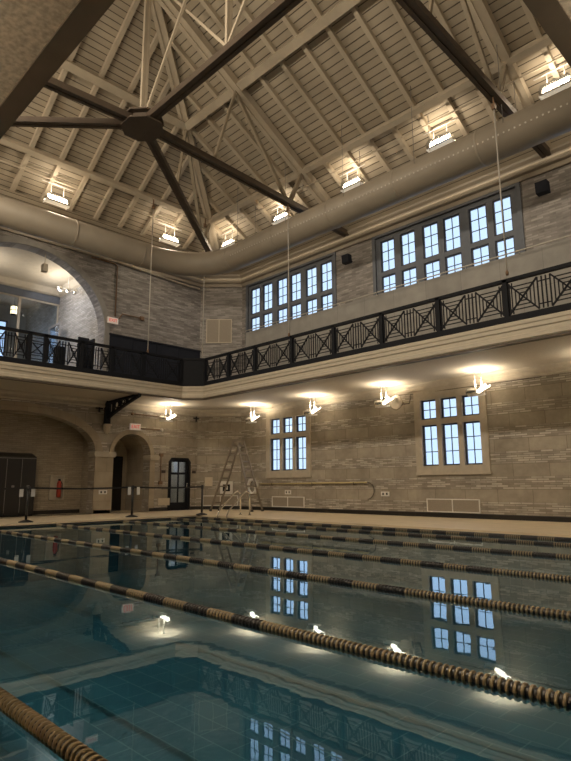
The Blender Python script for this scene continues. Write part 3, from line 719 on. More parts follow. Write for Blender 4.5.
def up_fix(root, c, ang, ztop):
    R = Matrix.Rotation(ang, 3, 'Z'); c = V(c); W = lambda x, y, z: c + R @ V((x, y, z))
    for sx in (-.2, .2):
        mb = MB(); mb.tube([W(sx, 0, .05), W(sx, 0, ztop-c.z)], .014, 6); part('stem', mb, M['white'], root)
    mb = MB(); mb.tube([W(-.5, 0, ztop-c.z), W(.5, 0, ztop-c.z)], .016, 6); part('cross_bar', mb, M['white'], root)
    mb = MB()
    for sy in (-.14, .14): mb.prism([[(-.36, -.16), (.36, -.16), (.36, .02), (.30, .10), (.1, .06), (0, .12), (-.1, .06), (-.30, .10), (-.36, .02)]], lambda a, b, q: W(a, q, b), sy-.008, sy+.008)
    part('side_plate', mb, M['chrome'], root)
    mb = MB()
    for k_ in range(4): y_ = -.10+.065*k_; mb.beam(W(-.36, y_, -.15), W(.36, y_, -.15), .035, .03)
    mb.beam(W(-.36, -.14, -.16), W(-.36, .14, -.16), .03, .05); mb.beam(W(.36, -.14, -.16), W(.36, .14, -.16), .03, .05)
    part('louvre', mb, M['upwhite'], root, 'bright white louvre')
    mb = MB(); mb.lathe([(.05, -.26), (.11, -.22), (.11, -.05), (.05, 0)], (0, 0, 0), 'x', 14); mb.v = [tuple(W(*v)) for v in mb.v]; part('lamp_head', mb, M['chrome'], root)
    mb = MB(); mb.lathe([(.05, .02), (.11, .06), (.11, .22), (.05, .27)], (0, 0, 0), 'x', 14); mb.v = [tuple(W(*v)) for v in mb.v]; part('lamp_head', mb, M['chrome'], root)
    mb = MB(); mb.tube([W(-.3, 0, .0), W(.3, 0, .0)], .02, 8); part('lamp_tube', mb, M['bulb'], root, 'glowing lamp')
    add_light('roof_light', W(0, -.25, .0), E_UP, (.6, .2), WARM, (PI-1.0, 0, ang))
    add_light('roof_glow', W(0, 0, -.22), E_UPS, (.6, .25), WARM, (0, 0, ang))
UF = [(-16.1, 12.95, 10.16, 'nearest the far corner on the window side'), (-13.2, 12.95, 10.20, 'left of the far truss foot, window side'), (-10.06, 12.95, 10.20, 'right of the far truss foot, window side'), (-7.0, 12.95, 10.20, 'left of the nearer truss foot, window side'), (-3.95, 12.95, 10.20, 'right of the nearer truss foot, at the photo edge'), (-.9, 12.95, 10.20, 'beyond the right edge of the view')]
for x, y, z, lab in UF:
    t = thing('roof_uplight', 'chrome framed uplight under the roof, %s' % lab, 'light', (x, y, z), 'uplights under the roof'); up_fix(t, (x, y, z), 0, 10.62)
for y, lab in ((10.89, 'above the brick beside the upper arch'), (6.67, 'above the middle of the upper arch'), (2.3, 'above the left of the upper arch')):
    t = thing('roof_uplight', 'chrome framed uplight under the roof boards, %s' % lab, 'light', (-17.0, y, 9.98), 'uplights under the roof'); up_fix(t, (-17.0, y, 9.98), PI/2, 10.45)
for x, lab in ((-14.4, 'first from the arch wall'), (-11.4, 'second from the arch wall'), (-8.4, 'in the middle'), (-5.4, 'fourth from the arch wall'), (-2.4, 'last from the arch wall')):  # unseen camera-side fixtures, added to raise the light in the hall
    t = thing('roof_uplight', 'added chrome framed uplight under the roof on the camera side, %s' % lab, 'light', (x, .3, 9.9), 'uplights under the roof'); up_fix(t, (x, .3, 9.9), PI, 10.45)
    add_light('added_roof_fill', (x, .62, 9.85), E_X, (.9, .35), (1, .85, .65), (math.radians(62), 0, 0))  # added fill light from out of view, aimed across at the far side
# gallery recess lights
t = thing('gallery_spotlight', 'chrome track spotlight cluster below the cream ceiling inside the upper arch', 'light', (-20.6, 8.75, 8.35))
mb = MB(); mb.tube([(-20.6, 8.75, 8.4), (-20.6, 8.75, GZ)], .012, 6); part('stem', mb, M['white'], t)
for k_ in range(3):
    mb = MB(); mb.lathe([(.04, -.12), (.09, -.08), (.1, .08), (.06, .1)], (-20.6+.02*k_, 8.45+.28*k_, 8.35), 'x', 12); part('lamp_head', mb, M['chrome'], t)
mb = MB(); mb.beam((-20.6, 8.35, 8.42), (-20.6, 9.1, 8.42), .05, .04); part('track', mb, M['white'], t)
add_light('gallery_light', (-20.6, 8.3, 8.0), 17, (1.2, .8), (1, .9, .76), (PI, 0, 0))
add_light('gallery_glow', (-20.7, 7.6, 8.2), 40, (1.2, .8), (.95, .95, 1), (math.radians(60), 0, 0))
add_light('gallery_light', (-20.8, 5.8, 8.0), 12, (1.2, .8), (1, .9, .76), (PI, 0, 0))
t = thing('gallery_sensor', 'small pale box hanging from the crown of the upper arch', 'sensor', (XW+.02, 7.05, 8.5))
mb = MB(); mb.tube([(XW-.1, 7.05, 8.35), (XW-.1, 7.05, 8.74)], .015, 6); part('stem', mb, M['trimstone'], t)
mb = MB(); mb.box(XW-.2, XW, 6.97, 7.13, 8.1, 8.36); part('box', mb, M['trimstone'], t)

# ------------------------------------------------------------------ balcony railing
RZ0, RZ1 = ZB+.0, 5.38
def panel(mb, fn, a0, a1, z0, z1):
    """X - bars - X ironwork panel; fn(a, z) -> point on the railing plane"""
    g = .13; mid = (a0+a1)/2; h = z1-z0
    bar = lambda p, q, w=.02: mb.beam(fn(*p), fn(*q), w*1.3, w*1.4)
    for (l, r) in ((a0, mid-g), (mid+g, a1)):
        cx, cz = (l+r)/2, (z0+z1)/2
        bar((l, z0), (r, z1), .024); bar((l, z1), (r, z0), .024)
        for f in (.25, .5, .75):
            x = (r-l)/2*f; z = h/2*f
            bar((cx-x, cz+z), (cx+x, cz+z), .015); bar((cx-x, cz-z), (cx+x, cz-z), .015)
            bar((cx-x, cz-z), (cx-x, cz+z), .015); bar((cx+x, cz-z), (cx+x, cz+z), .015)
    for x in (mid-g, mid-g/3, mid+g/3, mid+g): bar((x, z0), (x, z1), .018)
    for x in (a0+.03, a1-.03): bar((x, z0), (x, z1), .018)
    for z in (z0+.10, z1-.10): bar((mid-g, z), (mid+g, z), .016)
    for x in (a0+.09, a1-.09): bar((x, z0), (x, z0+.1), .016); bar((x, z1-.1), (x, z1), .016)
    for z in (z0+.1, z1-.1): bar((a0, z), (a0+.1, z), .016); bar((a1-.1, z), (a1, z), .016)
def railing(name, label, fn, stops, narrow=()):
    t = thing(name, label, 'railing', fn((stops[0]+stops[-1])/2, RZ0))
    A, B = stops[0], stops[-1]
    mb = MB(); mb.beam(fn(A, RZ1-.04), fn(B, RZ1-.04), .10, .075); part('top_rail', mb, M['black'], t)
    mb = MB(); mb.beam(fn(A, RZ0+.07), fn(B, RZ0+.07), .13, .13); part('bottom_rail', mb, M['black'], t)
    for s in stops:
        mb = MB(); mb.beam(fn(s, RZ0), fn(s, RZ1-.02), .10, .10, (1, 0, 0)); part('post', mb, M['black'], t)
    for a, b in zip(stops, stops[1:]):
        mb = MB(); lo, hi = sorted((a, b)); panel(mb, fn, lo+.05, hi-.05, RZ0+.17, RZ1-.12) if hi-lo > .8 else narrowp(mb, fn, lo+.03, hi-.03, RZ0+.17, RZ1-.12)
        part('ironwork_panel', mb, M['black'], t)
    return t
def narrowp(mb, fn, a0, a1, z0, z1):
    bar = lambda p, q, w=.02: mb.beam(fn(*p), fn(*q), w*1.3, w*1.4)
    h = z1-z0; zc = (z0+z1)/2; w = (a1-a0)
    bar((a0, zc-w/2), (a1, zc+w/2)); bar((a0, zc+w/2), (a1, zc-w/2))
    for f in (.05, .2, .3, .7, .8, .95): bar((a0, z0+h*f), (a1, z0+h*f), .015)
    mb.beam(fn((a0+a1)/2, zc), fn((a0+a1)/2+.001, zc), .09, .09)
railing('balcony_railing', 'black geometric iron railing on the balcony below the high windows', lambda a, z: (a, RY+.08, z), [RX+RC+.02, -14.5, -13.18, -11.54, -9.91, -8.3, -6.66, -5.02, -3.4, RXE-RC])
railing('balcony_railing', 'black geometric iron railing in front of the upper arch', lambda a, z: (RX-.08, a, z), [RY-RC-.02, 9.6, 8.5, 7.5, 6.4, 5.95, 4.85, 3.75, 2.6, RYN+RC])
# solid chamfer panel between the two
t = thing('corner_railing', 'solid dark panel of the railing at the chamfered balcony corner', 'railing', (RX+.2, RY-.2, RZ0))
f0, f1 = V((RX-.06, RY-RC+.04)), V((RX+RC-.04, RY+.06)); fnK = lambda a, z: (f0.x+(f1.x-f0.x)*a, f0.y+(f1.y-f0.y)*a, z)
mb = MB(); mb.beam(fnK(0, (RZ0+RZ1)/2), fnK(1, (RZ0+RZ1)/2), .03, RZ1-RZ0-.05); part('panel', mb, M['black'], t)
mb = MB(); mb.beam(fnK(-.02, RZ1-.03), fnK(1.02, RZ1-.03), .1, .07); mb.beam(fnK(-.02, RZ0+.07), fnK(1.02, RZ0+.07), .12, .13); part('rail', mb, M['black'], t)
# dark leaf panels on the gallery side
mb = MB(); mb.box(RX-.62, RX-.56, 7.6, 7.95, ZB, 5.62); mb.box(RX-.62, RX-.2, 7.93, 7.97, ZB, 5.55); single('screen_panel', mb, M['navy'], 'tall dark screen panel standing behind the railing left of the upper arch pier', 'panel', (RX-.6, 7.8, ZB))
mb = MB(); mb.box(RX-.6, RX-.3, 6.85, 7.10, ZB, 5.15); single('waste_bin', mb, M['navy'], 'low dark box behind the railing in the middle of the upper arch', 'box', (RX-.45, 7, ZB))

# ------------------------------------------------------------------ wall fittings
def text_mesh(s, size, fn_mat, name, parent, mat, ext=.004):
    cu = bpy.data.curves.new(name, 'FONT'); cu.body = s; cu.size = size; cu.extrude = ext; cu.align_x = 'CENTER'; cu.align_y = 'CENTER'
    to = bpy.data.objects.new(name, cu); me = bpy.data.meshes.new_from_object(to); me.materials.append(mat)
    me.transform(fn_mat); me.transform(Matrix.Translation(-WLOC[parent.name]))
    o = bpy.data.objects.new(name, me); COL.objects.link(o); o.parent = parent; return o
def exit_sign(loc, w, h, label):
    t = thing('exit_sign', label, 'sign', loc); x, y, z = loc
    mb = MB(); mb.box(x-.06, x, y-w/2, y+w/2, z-h/2, z+h/2); part('housing', mb, M['exitwhite'], t)
    mt = Matrix.Translation((x+.004, y, z)) @ Matrix.Rotation(PI/2, 4, 'Z') @ Matrix.Rotation(PI/2, 4, 'X')
    text_mesh('EXIT', h*.72, mt, 'lettering', t, M['exitred'])
exit_sign((XW+.12, 10.6, 3.10), .42, .23, 'white exit sign with red letters above the small arched doorway')
exit_sign((XW+.12, 9.52, 6.86), .40, .22, 'white exit sign with red letters beside the upper arch')
# iron corbel bracket
t = thing('iron_bracket', 'dark openwork iron bracket under the balcony between the two arches', 'bracket', (XW, 9.5, 3.1))
mb = MB(); y = 9.5
mb.box(XW+.0, XW+.16, y-.09, y+.09, 3.12, 3.93); mb.beam((XW+.1, y, 3.88), (RX+.0, y, 3.92), .12, .07)
prev = None
for i in range(13):
    f = i/12; p = V((XW+.1+(RX-.1-XW)*f, y, 3.3+.6*f**.8))
    if prev is not None: mb.beam(prev, p, .11, .07)
    prev = p
for x, z in ((XW+.5, 3.55), (XW+.95, 3.7), (XW+1.4, 3.8)): mb.beam((x, y, z-.04), (x, y, 3.9), .1, .06, (1, 0, 0))
for xc, zc, r in ((XW+.33, 3.66, .15), (XW+.73, 3.74, .11), (XW+1.15, 3.80, .07)):
    mb.tube([(xc+r*math.cos(a)*1.1, y, zc+r*math.sin(a)) for a in [2*PI*i/14 for i in range(14)]], .022, 6, closed=True)
part('bracket_arm', mb, M['black'], t)
mb = MB(); mb.lathe([(.03, 2.78), (.10, 2.86), (.13, 2.95), (.13, 3.04), (.17, 3.06), (.17, 3.12)], (XW+.1, y, 0), n=8); part('stone_corbel', mb, M['trimstone'], t, 'tapered limestone corbel')
def cross(name, c, d, label):
    c = V(c); d = V(d); mb = MB(); mb.beam(c-d*.13, c+d*.13, .03, .045); mb.beam(c-V((0, 0, .13)), c+V((0, 0, .13)), .045, .03, (d.y, d.x, 0)); single(name, mb, M['black'], label, 'anchor plate', tuple(c))
cross('anchor_cross', (XW+.02, 9.22, 3.66), (0, 1, 0), 'small black iron anchor cross on the wall left of the iron bracket')
cross('anchor_cross', (XW+.02, 13.33, 3.62), (0, 1, 0), 'small black iron anchor cross near the chamfered corner')
# conduits of the lower left wall
t = thing('conduit', 'horizontal rusty conduit above the exit sign with a round box', 'conduit', (XW, 10.5, 3.57))
mb = MB(); mb.tube([(XW+.04, 10.5, 3.57), (XW+.04, 11.8, 3.56)], .018, 8); part('pipe', mb, M['rust'], t)
mb = MB(); mb.lathe([(.05, 0), (.055, .05), (.02, .07)], (XW, 10.5, 3.57), 'x', 12); part('junction_box', mb, M['rust'], t)
t = thing('conduit', 'short conduit between the exit sign and a round white box', 'conduit', (XW, 11.3, 3.03))
mb = MB(); mb.tube([(XW+.04, 10.83, 3.06), (XW+.04, 11.68, 3.06)], .018, 8); part('pipe', mb, M['rust'], t)
mb = MB(); mb.lathe([(.06, 0), (.065, .05), (.02, .08)], (XW, 11.75, 3.06), 'x', 12); part('junction_box', mb, M['white'], t)
t = thing('conduit', 'vertical conduit between two small boxes left of the black glazed door', 'conduit', (XW, 11.76, 1.6))
mb = MB(); mb.tube([(XW+.04, 11.76, 1.15), (XW+.04, 11.76, 2.15)], .02, 8); part('pipe', mb, M['rust'], t)
for z in (1.1, 2.12):
    mb = MB(); mb.box(XW, XW+.07, 11.70, 11.84, z-.05, z+.07); part('switch_box', mb, M['rust'], t)
def plate(y, z, w, h, mat, lab, nm='wall_plate', cat='plate'):
    mb = MB(); mb.box(XW, XW+.025, y-w/2, y+w/2, z-h/2, z+h/2); single(nm, mb, M[mat], lab, cat, (XW, y, z))
plate(11.9, 1.52 , .16, .10, 'plate', 'small dark plaque left of the black glazed door', 'plaque')
plate(13.28, 1.52, .16, .10, 'plate', 'small dark plaque right of the black glazed door', 'plaque')
# light inset stones on the lower wall are vents
for y, z, w, h, lab in ((9.5, 1.52, .22, .38, 'pale inset stone on the pier above the sockets'), (9.5, .9, .26, .3, 'pale inset stone on the pier by the sockets'), (11.95, .42, .5, .26, 'pale inset stone low on the wall left of the black glazed door')):
    plate(y, z, w, h, 'cream', lab, 'inset_stone', 'stone')
def socket_pair(c, d, lab):
    c = V(c); d = V(d); n = V((-d.y, d.x, 0)) if False else V((d.y, -d.x, 0))
    t = thing('socket_outlet', lab, 'socket', tuple(c))
    mb = MB(); mb.beam(c-d*.15, c+d*.15, .02, .14); part('cover_plate', mb, M['white'], t)
    for s in (-.07, .07):
        mb = MB(); q = c+d*s+n*.012; mb.beam(q-d*.025, q+d*.025, .012, .07); part('socket', mb, M['black'], t)
socket_pair((XW+.045, 9.5, .80), (0, 1, 0), 'white double socket plate on the pier between the two lower arches')
socket_pair((-14.66, YW-.015, .75), (1, 0, 0), 'white double socket plate below the first low window')
socket_pair((-10.46, YW-.015, .72), (1, 0, 0), 'white double socket plate left of the second low grille')
def grille(fn, a0, a1, z0, z1, lab, n=2, mf='white'):
    c = fn((a0+a1)/2, (z0+z1)/2, 0)
    t = thing('wall_grille', lab, 'grille', c)
    mb = MB(); w = .028; hol = [rect(a0+w+(a1-a0-w)*i/n, a0+(a1-a0-w)*(i+1)/n, z0+w, z1-w) for i in range(n)]
    mb.prism([rect(a0, a1, z0, z1)]+hol, fn, -.035, -.005); part('frame', mb, M[mf], t)
    mb = MB(); mb.prism([rect(a0+.01, a1-.01, z0+.01, z1-.01)], fn, -.02, -.004); part('mesh_panel', mb, M['grille'], t)
grille(fnR, -15.48, -13.86, .23, .60, 'low white framed wall grille below the first low window')
grille(fnR, -9.02, -7.40, .23, .60, 'low white framed wall grille below the second low window')
grille(fnC, .25, 1.62, .23, .62, 'low white framed wall grille behind the stepladder on the chamfered corner')
grille(fnC, .26, 1.30, 6.72, 7.72, 'tall tan louvred grille high on the chamfered brick corner', 2, 'cream')
# chamfer-wall small fittings
def cbox(a0, a1, z0, z1, d): mb = MB(); mb.prism([rect(a0, a1, z0, z1)], fnC, -d, 0); return mb
t = thing('defibrillator_cabinet', 'white wall cabinet with dark window behind the stepladder', 'cabinet', fnC(1.1, .85, 0))
part('body', cbox(.94, 1.42, .66, 1.16, .14), M['white'], t)
mb = MB(); mb.prism([rect(1.04, 1.32, .78, 1.04)], fnC, -.15, -.13); part('window', mb, M['black'], t)
mb = MB(); mb.prism([rect(1.13, 1.24, .84, .98)], fnC, -.157, -.145); part('device', mb, M['white'], t)
single('notice_board', cbox(.32, .62, .98, 1.32, .03), M['cream'], 'small pale framed notice on the chamfered corner left of the stepladder', 'notice', fnC(.45, 1.15, 0))
t = thing('life_ring', 'white life ring hanging on the wall right of the stepladder', 'life ring', (-16.5, YW-.1, .95))
mb = MB(); mb.tube([(-16.5+.22*math.cos(a), YW-.09, .95+.27*math.sin(a)) for a in [2*PI*i/24 for i in range(24)]], .062, 10, closed=True); part('ring', mb, M['white'], t)
mb = MB(); mb.tube([(-16.5+.30*math.cos(a), YW-.08+.03*math.sin(a*5), .95+.36*math.sin(a)) for a in [2*PI*i/30 for i in range(30)]], .014, 6, closed=True); part('grab_rope', mb, M['cable'], t)
t = thing('reach_pole', 'long yellowish rescue pole resting on wall hooks below the first low window', 'pole', (-13.5, YW-.1, 1.06))
mb = MB(); mb.tube([(-16.05, YW-.09, 1.05), (-11.1, YW-.09, 1.07)], .024, 8); part('pole', mb, M['yellow'], t)
for x in (-15.4, -13.4, -11.6):
    mb = MB(); mb.tube([(x, YW, 1.03), (x, YW-.12, 1.0), (x, YW-.13, 1.08)], .012, 6); part('hook', mb, M['hose'], t)
mb = MB(); mb.tube([(-11.1+.26*math.sin(a), YW-.06, .82+.26*math.cos(a)) for a in [PI*i/14 for i in range(15)]], .014, 6); single('hose_loop', mb, M['hose'], 'dark curved hose loop on the wall right of the rescue pole', 'hose', (-11, YW-.06, .82))
def speaker(name, c, s, mat, lab, tilt=.3):
    t = thing(name, lab, 'loudspeaker', c); x, y, z = c
    mb = MB(); vs = [(x+a*s*.5, y+b*s*.35+(tilt*s*.3 if zz < 0 else 0), z+zz*s*.5) for a in (-1, 1) for b in (-1, 1) for zz in (-1, 1)]
    mb.add(vs, [(0, 1, 3, 2), (4, 6, 7, 5), (0, 4, 5, 1), (2, 3, 7, 6), (0, 2, 6, 4), (1, 5, 7, 3)]); part('cabinet', mb, M[mat], t)
    mb = MB(); mb.tube([(x, y+.05, z), (x, YW, z)], .03, 6); part('wall_arm', mb, M['black'], t)
speaker('loudspeaker', (-4.97, YW-.3, 8.55), .3, 'navy', 'small dark loudspeaker on the brick right of the second group of high windows')
speaker('loudspeaker', (-11.5, YW-.3, 8.53), .28, 'navy', 'small dark loudspeaker on the brick between the two groups of high windows')
t = thing('horn_speaker', 'tan horn loudspeaker beside the top left of the second low window', 'loudspeaker', (-9.6, YW-.3, 3.42))
mb = MB(); mb.lathe([(.07, .1), (.10, 0), (.19, -.13), (.24, -.2), (.21, -.2), (.05, -.08)], (-9.6, YW-.3, 3.40), 'y', 8); part('horn', mb, M['plate'] if False else M['strut'], t)
mb = MB(); mb.tube([(-9.55, YW-.17, 3.38), (-9.4, YW-.12, 3.38), (-9.4, YW, 3.6)], .02, 6); part('arm', mb, M['hose'], t)
mb = MB(); mb.tube([(-9.40, YW-.03, 3.60), (-9.40, YW-.03, 3.66), (-5.5, YW-.075, 3.66)], .011, 6); single('cable_run', mb, M['hose'], 'thin dark cable along the wall above the second low window', 'cable', (-8, YW-.05, 3.66))

# ------------------------------------------------------------------ doors
d1 = MB(); d1.prism([rect(9.93, 11.12, ZD, 2.12), rect(9.99, 11.06, ZD+.01, 2.06)], lambda a, b, t: (xp-t, a, b), -.02, .1)
d = struct('door_1', d1, M['black'])
mb = MB(); mb.beam((xp+.03, 11.06, 1.08), (xp+.22, 10.36, 1.08), .05, 1.94); part('leaf', mb, M['locker'], d, 'dark door leaf standing ajar')
mb = MB(); mb.tube([(xp+.22, 10.44, 1.0), (xp+.28, 10.44, 1.0), (xp+.28, 10.44, 1.12)], .015, 6); part('handle', mb, M['chrome'], d)
hd = MB(); hd.prism([rect(9.95, 10.8, ZD, 2.05), rect(10.05, 10.7, 1.0, 1.9)], lambda a, b, t: (-22.9-t, a, b), 0, .05)
d = struct('door_3', hd, M['tan']); mb = MB(); mb.box(-22.94, -22.93, 10.05, 10.7, 1.0, 1.9); part('glass', mb, M['glass'], d)
# black glazed door
d2 = MB()
oct_ = lambda i: [(12.12+i, ZD), (13.12-i, ZD), (13.12-i, 1.9-i*.4), (13.0-i*.4, 2.05-i), (12.24+i*.4, 2.05-i), (12.12+i, 1.9-i*.4)]
fnDo = lambda a, b, t: (XW-t, a, b)
d2.prism([oct_(.0), [(12.2, ZD+.01), (13.04, ZD+.01), (13.04, 1.88), (12.96, 1.97), (12.28, 1.97), (12.2, 1.88)]], fnDo, -.02, .2)
d = struct('door_2', d2, M['black'])
mb = MB(); mb.prism([rect(12.2, 13.04, ZD+.01, 1.97), rect(12.29, 12.60, .38, 1.42), rect(12.64, 12.95, .38, 1.42), rect(12.29, 12.60, 1.50, 1.90), rect(12.64, 12.95, 1.50, 1.90)], fnDo, .06, .11)
lf = part('leaf', mb, M['black'], d)
mb = MB(); mb.box(XW-.09, XW-.08, 12.27, 12.97, .36, 1.92); part('glass', mb, M['doorglass'], lf)
mb = MB(); mb.tube([(XW-.06, 12.98, .95), (XW-.01, 12.98, .95), (XW-.01, 12.98, 1.1)], .014, 6); part('handle', mb, M['chrome'], lf)
t = thing('vestibule_sign', 'dark freestanding figure seen through the black glazed door', 'sign stand', (-20.2, 12.6, ZD))
mb = MB(); mb.box(-20.3, -20.2, 12.62, 12.78, ZD, 1.35); mb.box(-20.35, -20.1, 12.3, 12.85, ZD, .72); part('panel', mb, M['navy'], t)
add_light('vestibule_light', (-19.7, 12.6, 2.45), 6, (.4, .4), (.85, .92, 1), (0, 0, 0))
add_light('hallway_light', (-21.6, 10.4, 2.6), 5, (.5, .5), (.85, .92, 1), (0, 0, 0))

# lockers
LX = XW-.42
for i in range(6):
    y1 = 7.38-.46*i; y0 = y1-.455
    pos = 'rightmost of the row' if i == 0 else '%s from the right end of the row' % ORD[i]
    t = thing('locker', 'tall charcoal locker inside the big lower arch, %s' % pos, 'locker', (LX, (y0+y1)/2, ZD), 'lockers in the big arch')
    mb = MB(); mb.prism([[(LX, ZD+.08), (LX-.44, ZD+.08), (LX-.44, 2.08), (LX, 1.93)]], lambda a, b, q: (a, q, b), y0, y1); mb.box(LX-.40, LX-.02, y0+.01, y1-.01, ZD, ZD+.08); part('body', mb, M['locker'], t)
    mb = MB(); mb.box(LX, LX+.018, y0+.012, y1-.012, ZD+.1, 1.86)
    dr_ = part('door', mb, M['locker'], t)
    mb = MB(); mb.box(LX+.018, LX+.024, y0+.0, y0+.014, ZD+.1, 1.86); mb.box(LX+.0, LX+.014, y0, y1, 1.88, 1.90); part('edge_strip', mb, M['greyline'], t)
    mb = MB(); mb.box(LX+.018, LX+.035, (y0+y1)/2-.04, (y0+y1)/2+.04, .92, 1.04); part('latch', mb, M['greyline'], dr_)
# fire extinguisher cabinet
t = thing('extinguisher_cabinet', 'glass fronted cabinet holding a red fire extinguisher on the recess brick', 'cabinet', (xb, 8.3, .95))
mb = MB(); frame(mb, lambda a, b, q: (xb+q, a, b), 8.06, 8.56, .55, 1.38, .05, 0, .06); mb.box(xb, xb+.01, 8.08, 8.54, .57, 1.36); part('frame', mb, M['trimstone'], t)
t = thing('fire_extinguisher', 'red fire extinguisher inside the recess cabinet', 'fire extinguisher', (xb+.09, 8.36, .65))
mb = MB(); mb.lathe([(.06, .64), (.075, .67), (.075, 1.1), (.05, 1.17), (.02, 1.2)], (xb+.09, 8.36, 0), n=14); part('cylinder', mb, M['red'], t)
mb = MB(); mb.box(xb+.06, xb+.12, 8.33, 8.39, 1.19, 1.25); mb.tube([(xb+.12, 8.38, 1.2), (xb+.14, 8.44, 1.1), (xb+.12, 8.45, .9)], .012, 6); part('valve', mb, M['black'], t)

# ------------------------------------------------------------------ deck things
def stanchion(x, y, lab):
    t = thing('stanchion', lab, 'stanchion', (x, y, ZD), 'barrier stanchions')
    mb = MB(); mb.lathe([(.18, ZD), (.18, ZD+.02), (.10, ZD+.05), (.03, ZD+.07)], (x, y, 0), n=24); part('base', mb, M['blackplastic'], t)
    mb = MB(); mb.lathe([(.032, ZD+.05), (.032, .94)], (x, y, 0), n=14); part('post', mb, M['blackplastic'], t)
    mb = MB(); mb.lathe([(.04, .90), (.045, .92), (.045, 1.0), (.03, 1.02)], (x, y, 0), n=14); part('head', mb, M['blackplastic'], t)
ST = [(-15.55, 2.8, 'outside the left of the view'), (-15.5, 5.88, 'in front of the lockers'), (-15.62, 9.0, 'in front of the small arched doorway'), (-15.05, 11.15, 'at the pool corner near the stepladder')]
for x, y, l in ST: stanchion(x, y, 'black barrier stanchion %s' % l)
for (a, b, l) in ((0, 1, 'leaving the photo at the left'), (1, 2, 'between the lockers and the small arch'), (2, 3, 'in front of the black glazed door')):
    p, q = ST[a], ST[b]; mb = MB(); v = V((q[0]-p[0], q[1]-p[1], 0)).normalized()*.045
    P = [V((p[0]+v.x+(q[0]-p[0]-2*v.x)*f, p[1]+v.y+(q[1]-p[1]-2*v.y)*f, .965-.03*math.sin(PI*f))) for f in [i/8 for i in range(9)]]
    for u, w in zip(P, P[1:]): mb.beam(u, w, .006, .05)
    single('barrier_belt', mb, M['blackplastic'], 'black retractable belt stretched between stanchions %s' % l, 'belt', tuple(P[0]))
for i, (y, l) in enumerate(((5.74, 'left of the stanchion by the lockers'), (6.04, 'right of the stanchion by the lockers'), (8.86, 'left of the stanchion by the small arch'), (9.16, 'right of the stanchion by the small arch'))):
    x = -15.58
    mb = MB(); mb.box(x+.01, x+.016, y-.05, y+.05, .74, .97); single('paper_notice', mb, M['paper'], 'white paper notice hanging on the belt %s' % l, 'notice', (x, y, .85))

# stepladder: two climbing frames meeting at the top
t = thing('stepladder', 'tall worn aluminium A-frame ladder standing on the deck at the chamfered corner', 'ladder', (-16.2, 13.6, ZD))
def lframe(f0, f1, t0, t1, nm, n=8):
    f0, f1, t0, t1 = map(V, (f0, f1, t0, t1))
    for a, b in ((f0, t0), (f1, t1)):
        mb = MB(); mb.beam(a, b, .035, .07, (t1-t0)); r = part('rail', mb, M['ladder'], t)
        mb = MB(); mb.beam(a-V((0, 0, .0)), a+(b-a).normalized()*.06, .055, .09, (t1-t0)); part('foot', mb, M['blackplastic'], r)
    for i in range(1, n+1):
        f = i/(n+.6); mb = MB(); mb.beam(f0.lerp(t0, f), f1.lerp(t1, f), .03, .05); part('rung', mb, M['ladder'], t)
lframe((-17.0, 12.98, ZD), (-17.10, 13.45, ZD), (-16.3, 13.45, 2.62), (-16.38, 13.82, 2.62), 'a')
lframe((-15.25, 13.45, ZD), (-15.35, 14.05, ZD), (-16.15, 13.50, 2.62), (-16.23, 13.88, 2.62), 'b')
mb = MB(); mb.beam((-16.35, 13.43, 2.62), (-16.1, 13.5, 2.62), .05, .09); mb.beam((-16.42, 13.8, 2.62), (-16.19, 13.88, 2.62), .05, .09); part('hinge', mb, M['ladder'], t)
# pool stair handrails
t = thing('pool_handrail', 'pair of bent stainless pool handrails at the pool corner', 'handrail', (-14.0, 11.1, ZD))
for x in (-14.02, -13.58):
    mb = MB(); mb.tube([(x, 10.98, -.3), (x, 10.98, .10), (x, 11.05, .26), (x, 11.62, .76), (x, 11.72, .82), (x, 11.84, .80), (x, 11.88, .72), (x, 11.88, ZD)], .024, 10); part('rail', mb, M['chrome'], t)
    mb = MB(); mb.lathe([(.05, ZD), (.05, ZD+.02), (.03, ZD+.03)], (x, 11.88, 0), n=12); part('flange', mb, M['chrome'], t)

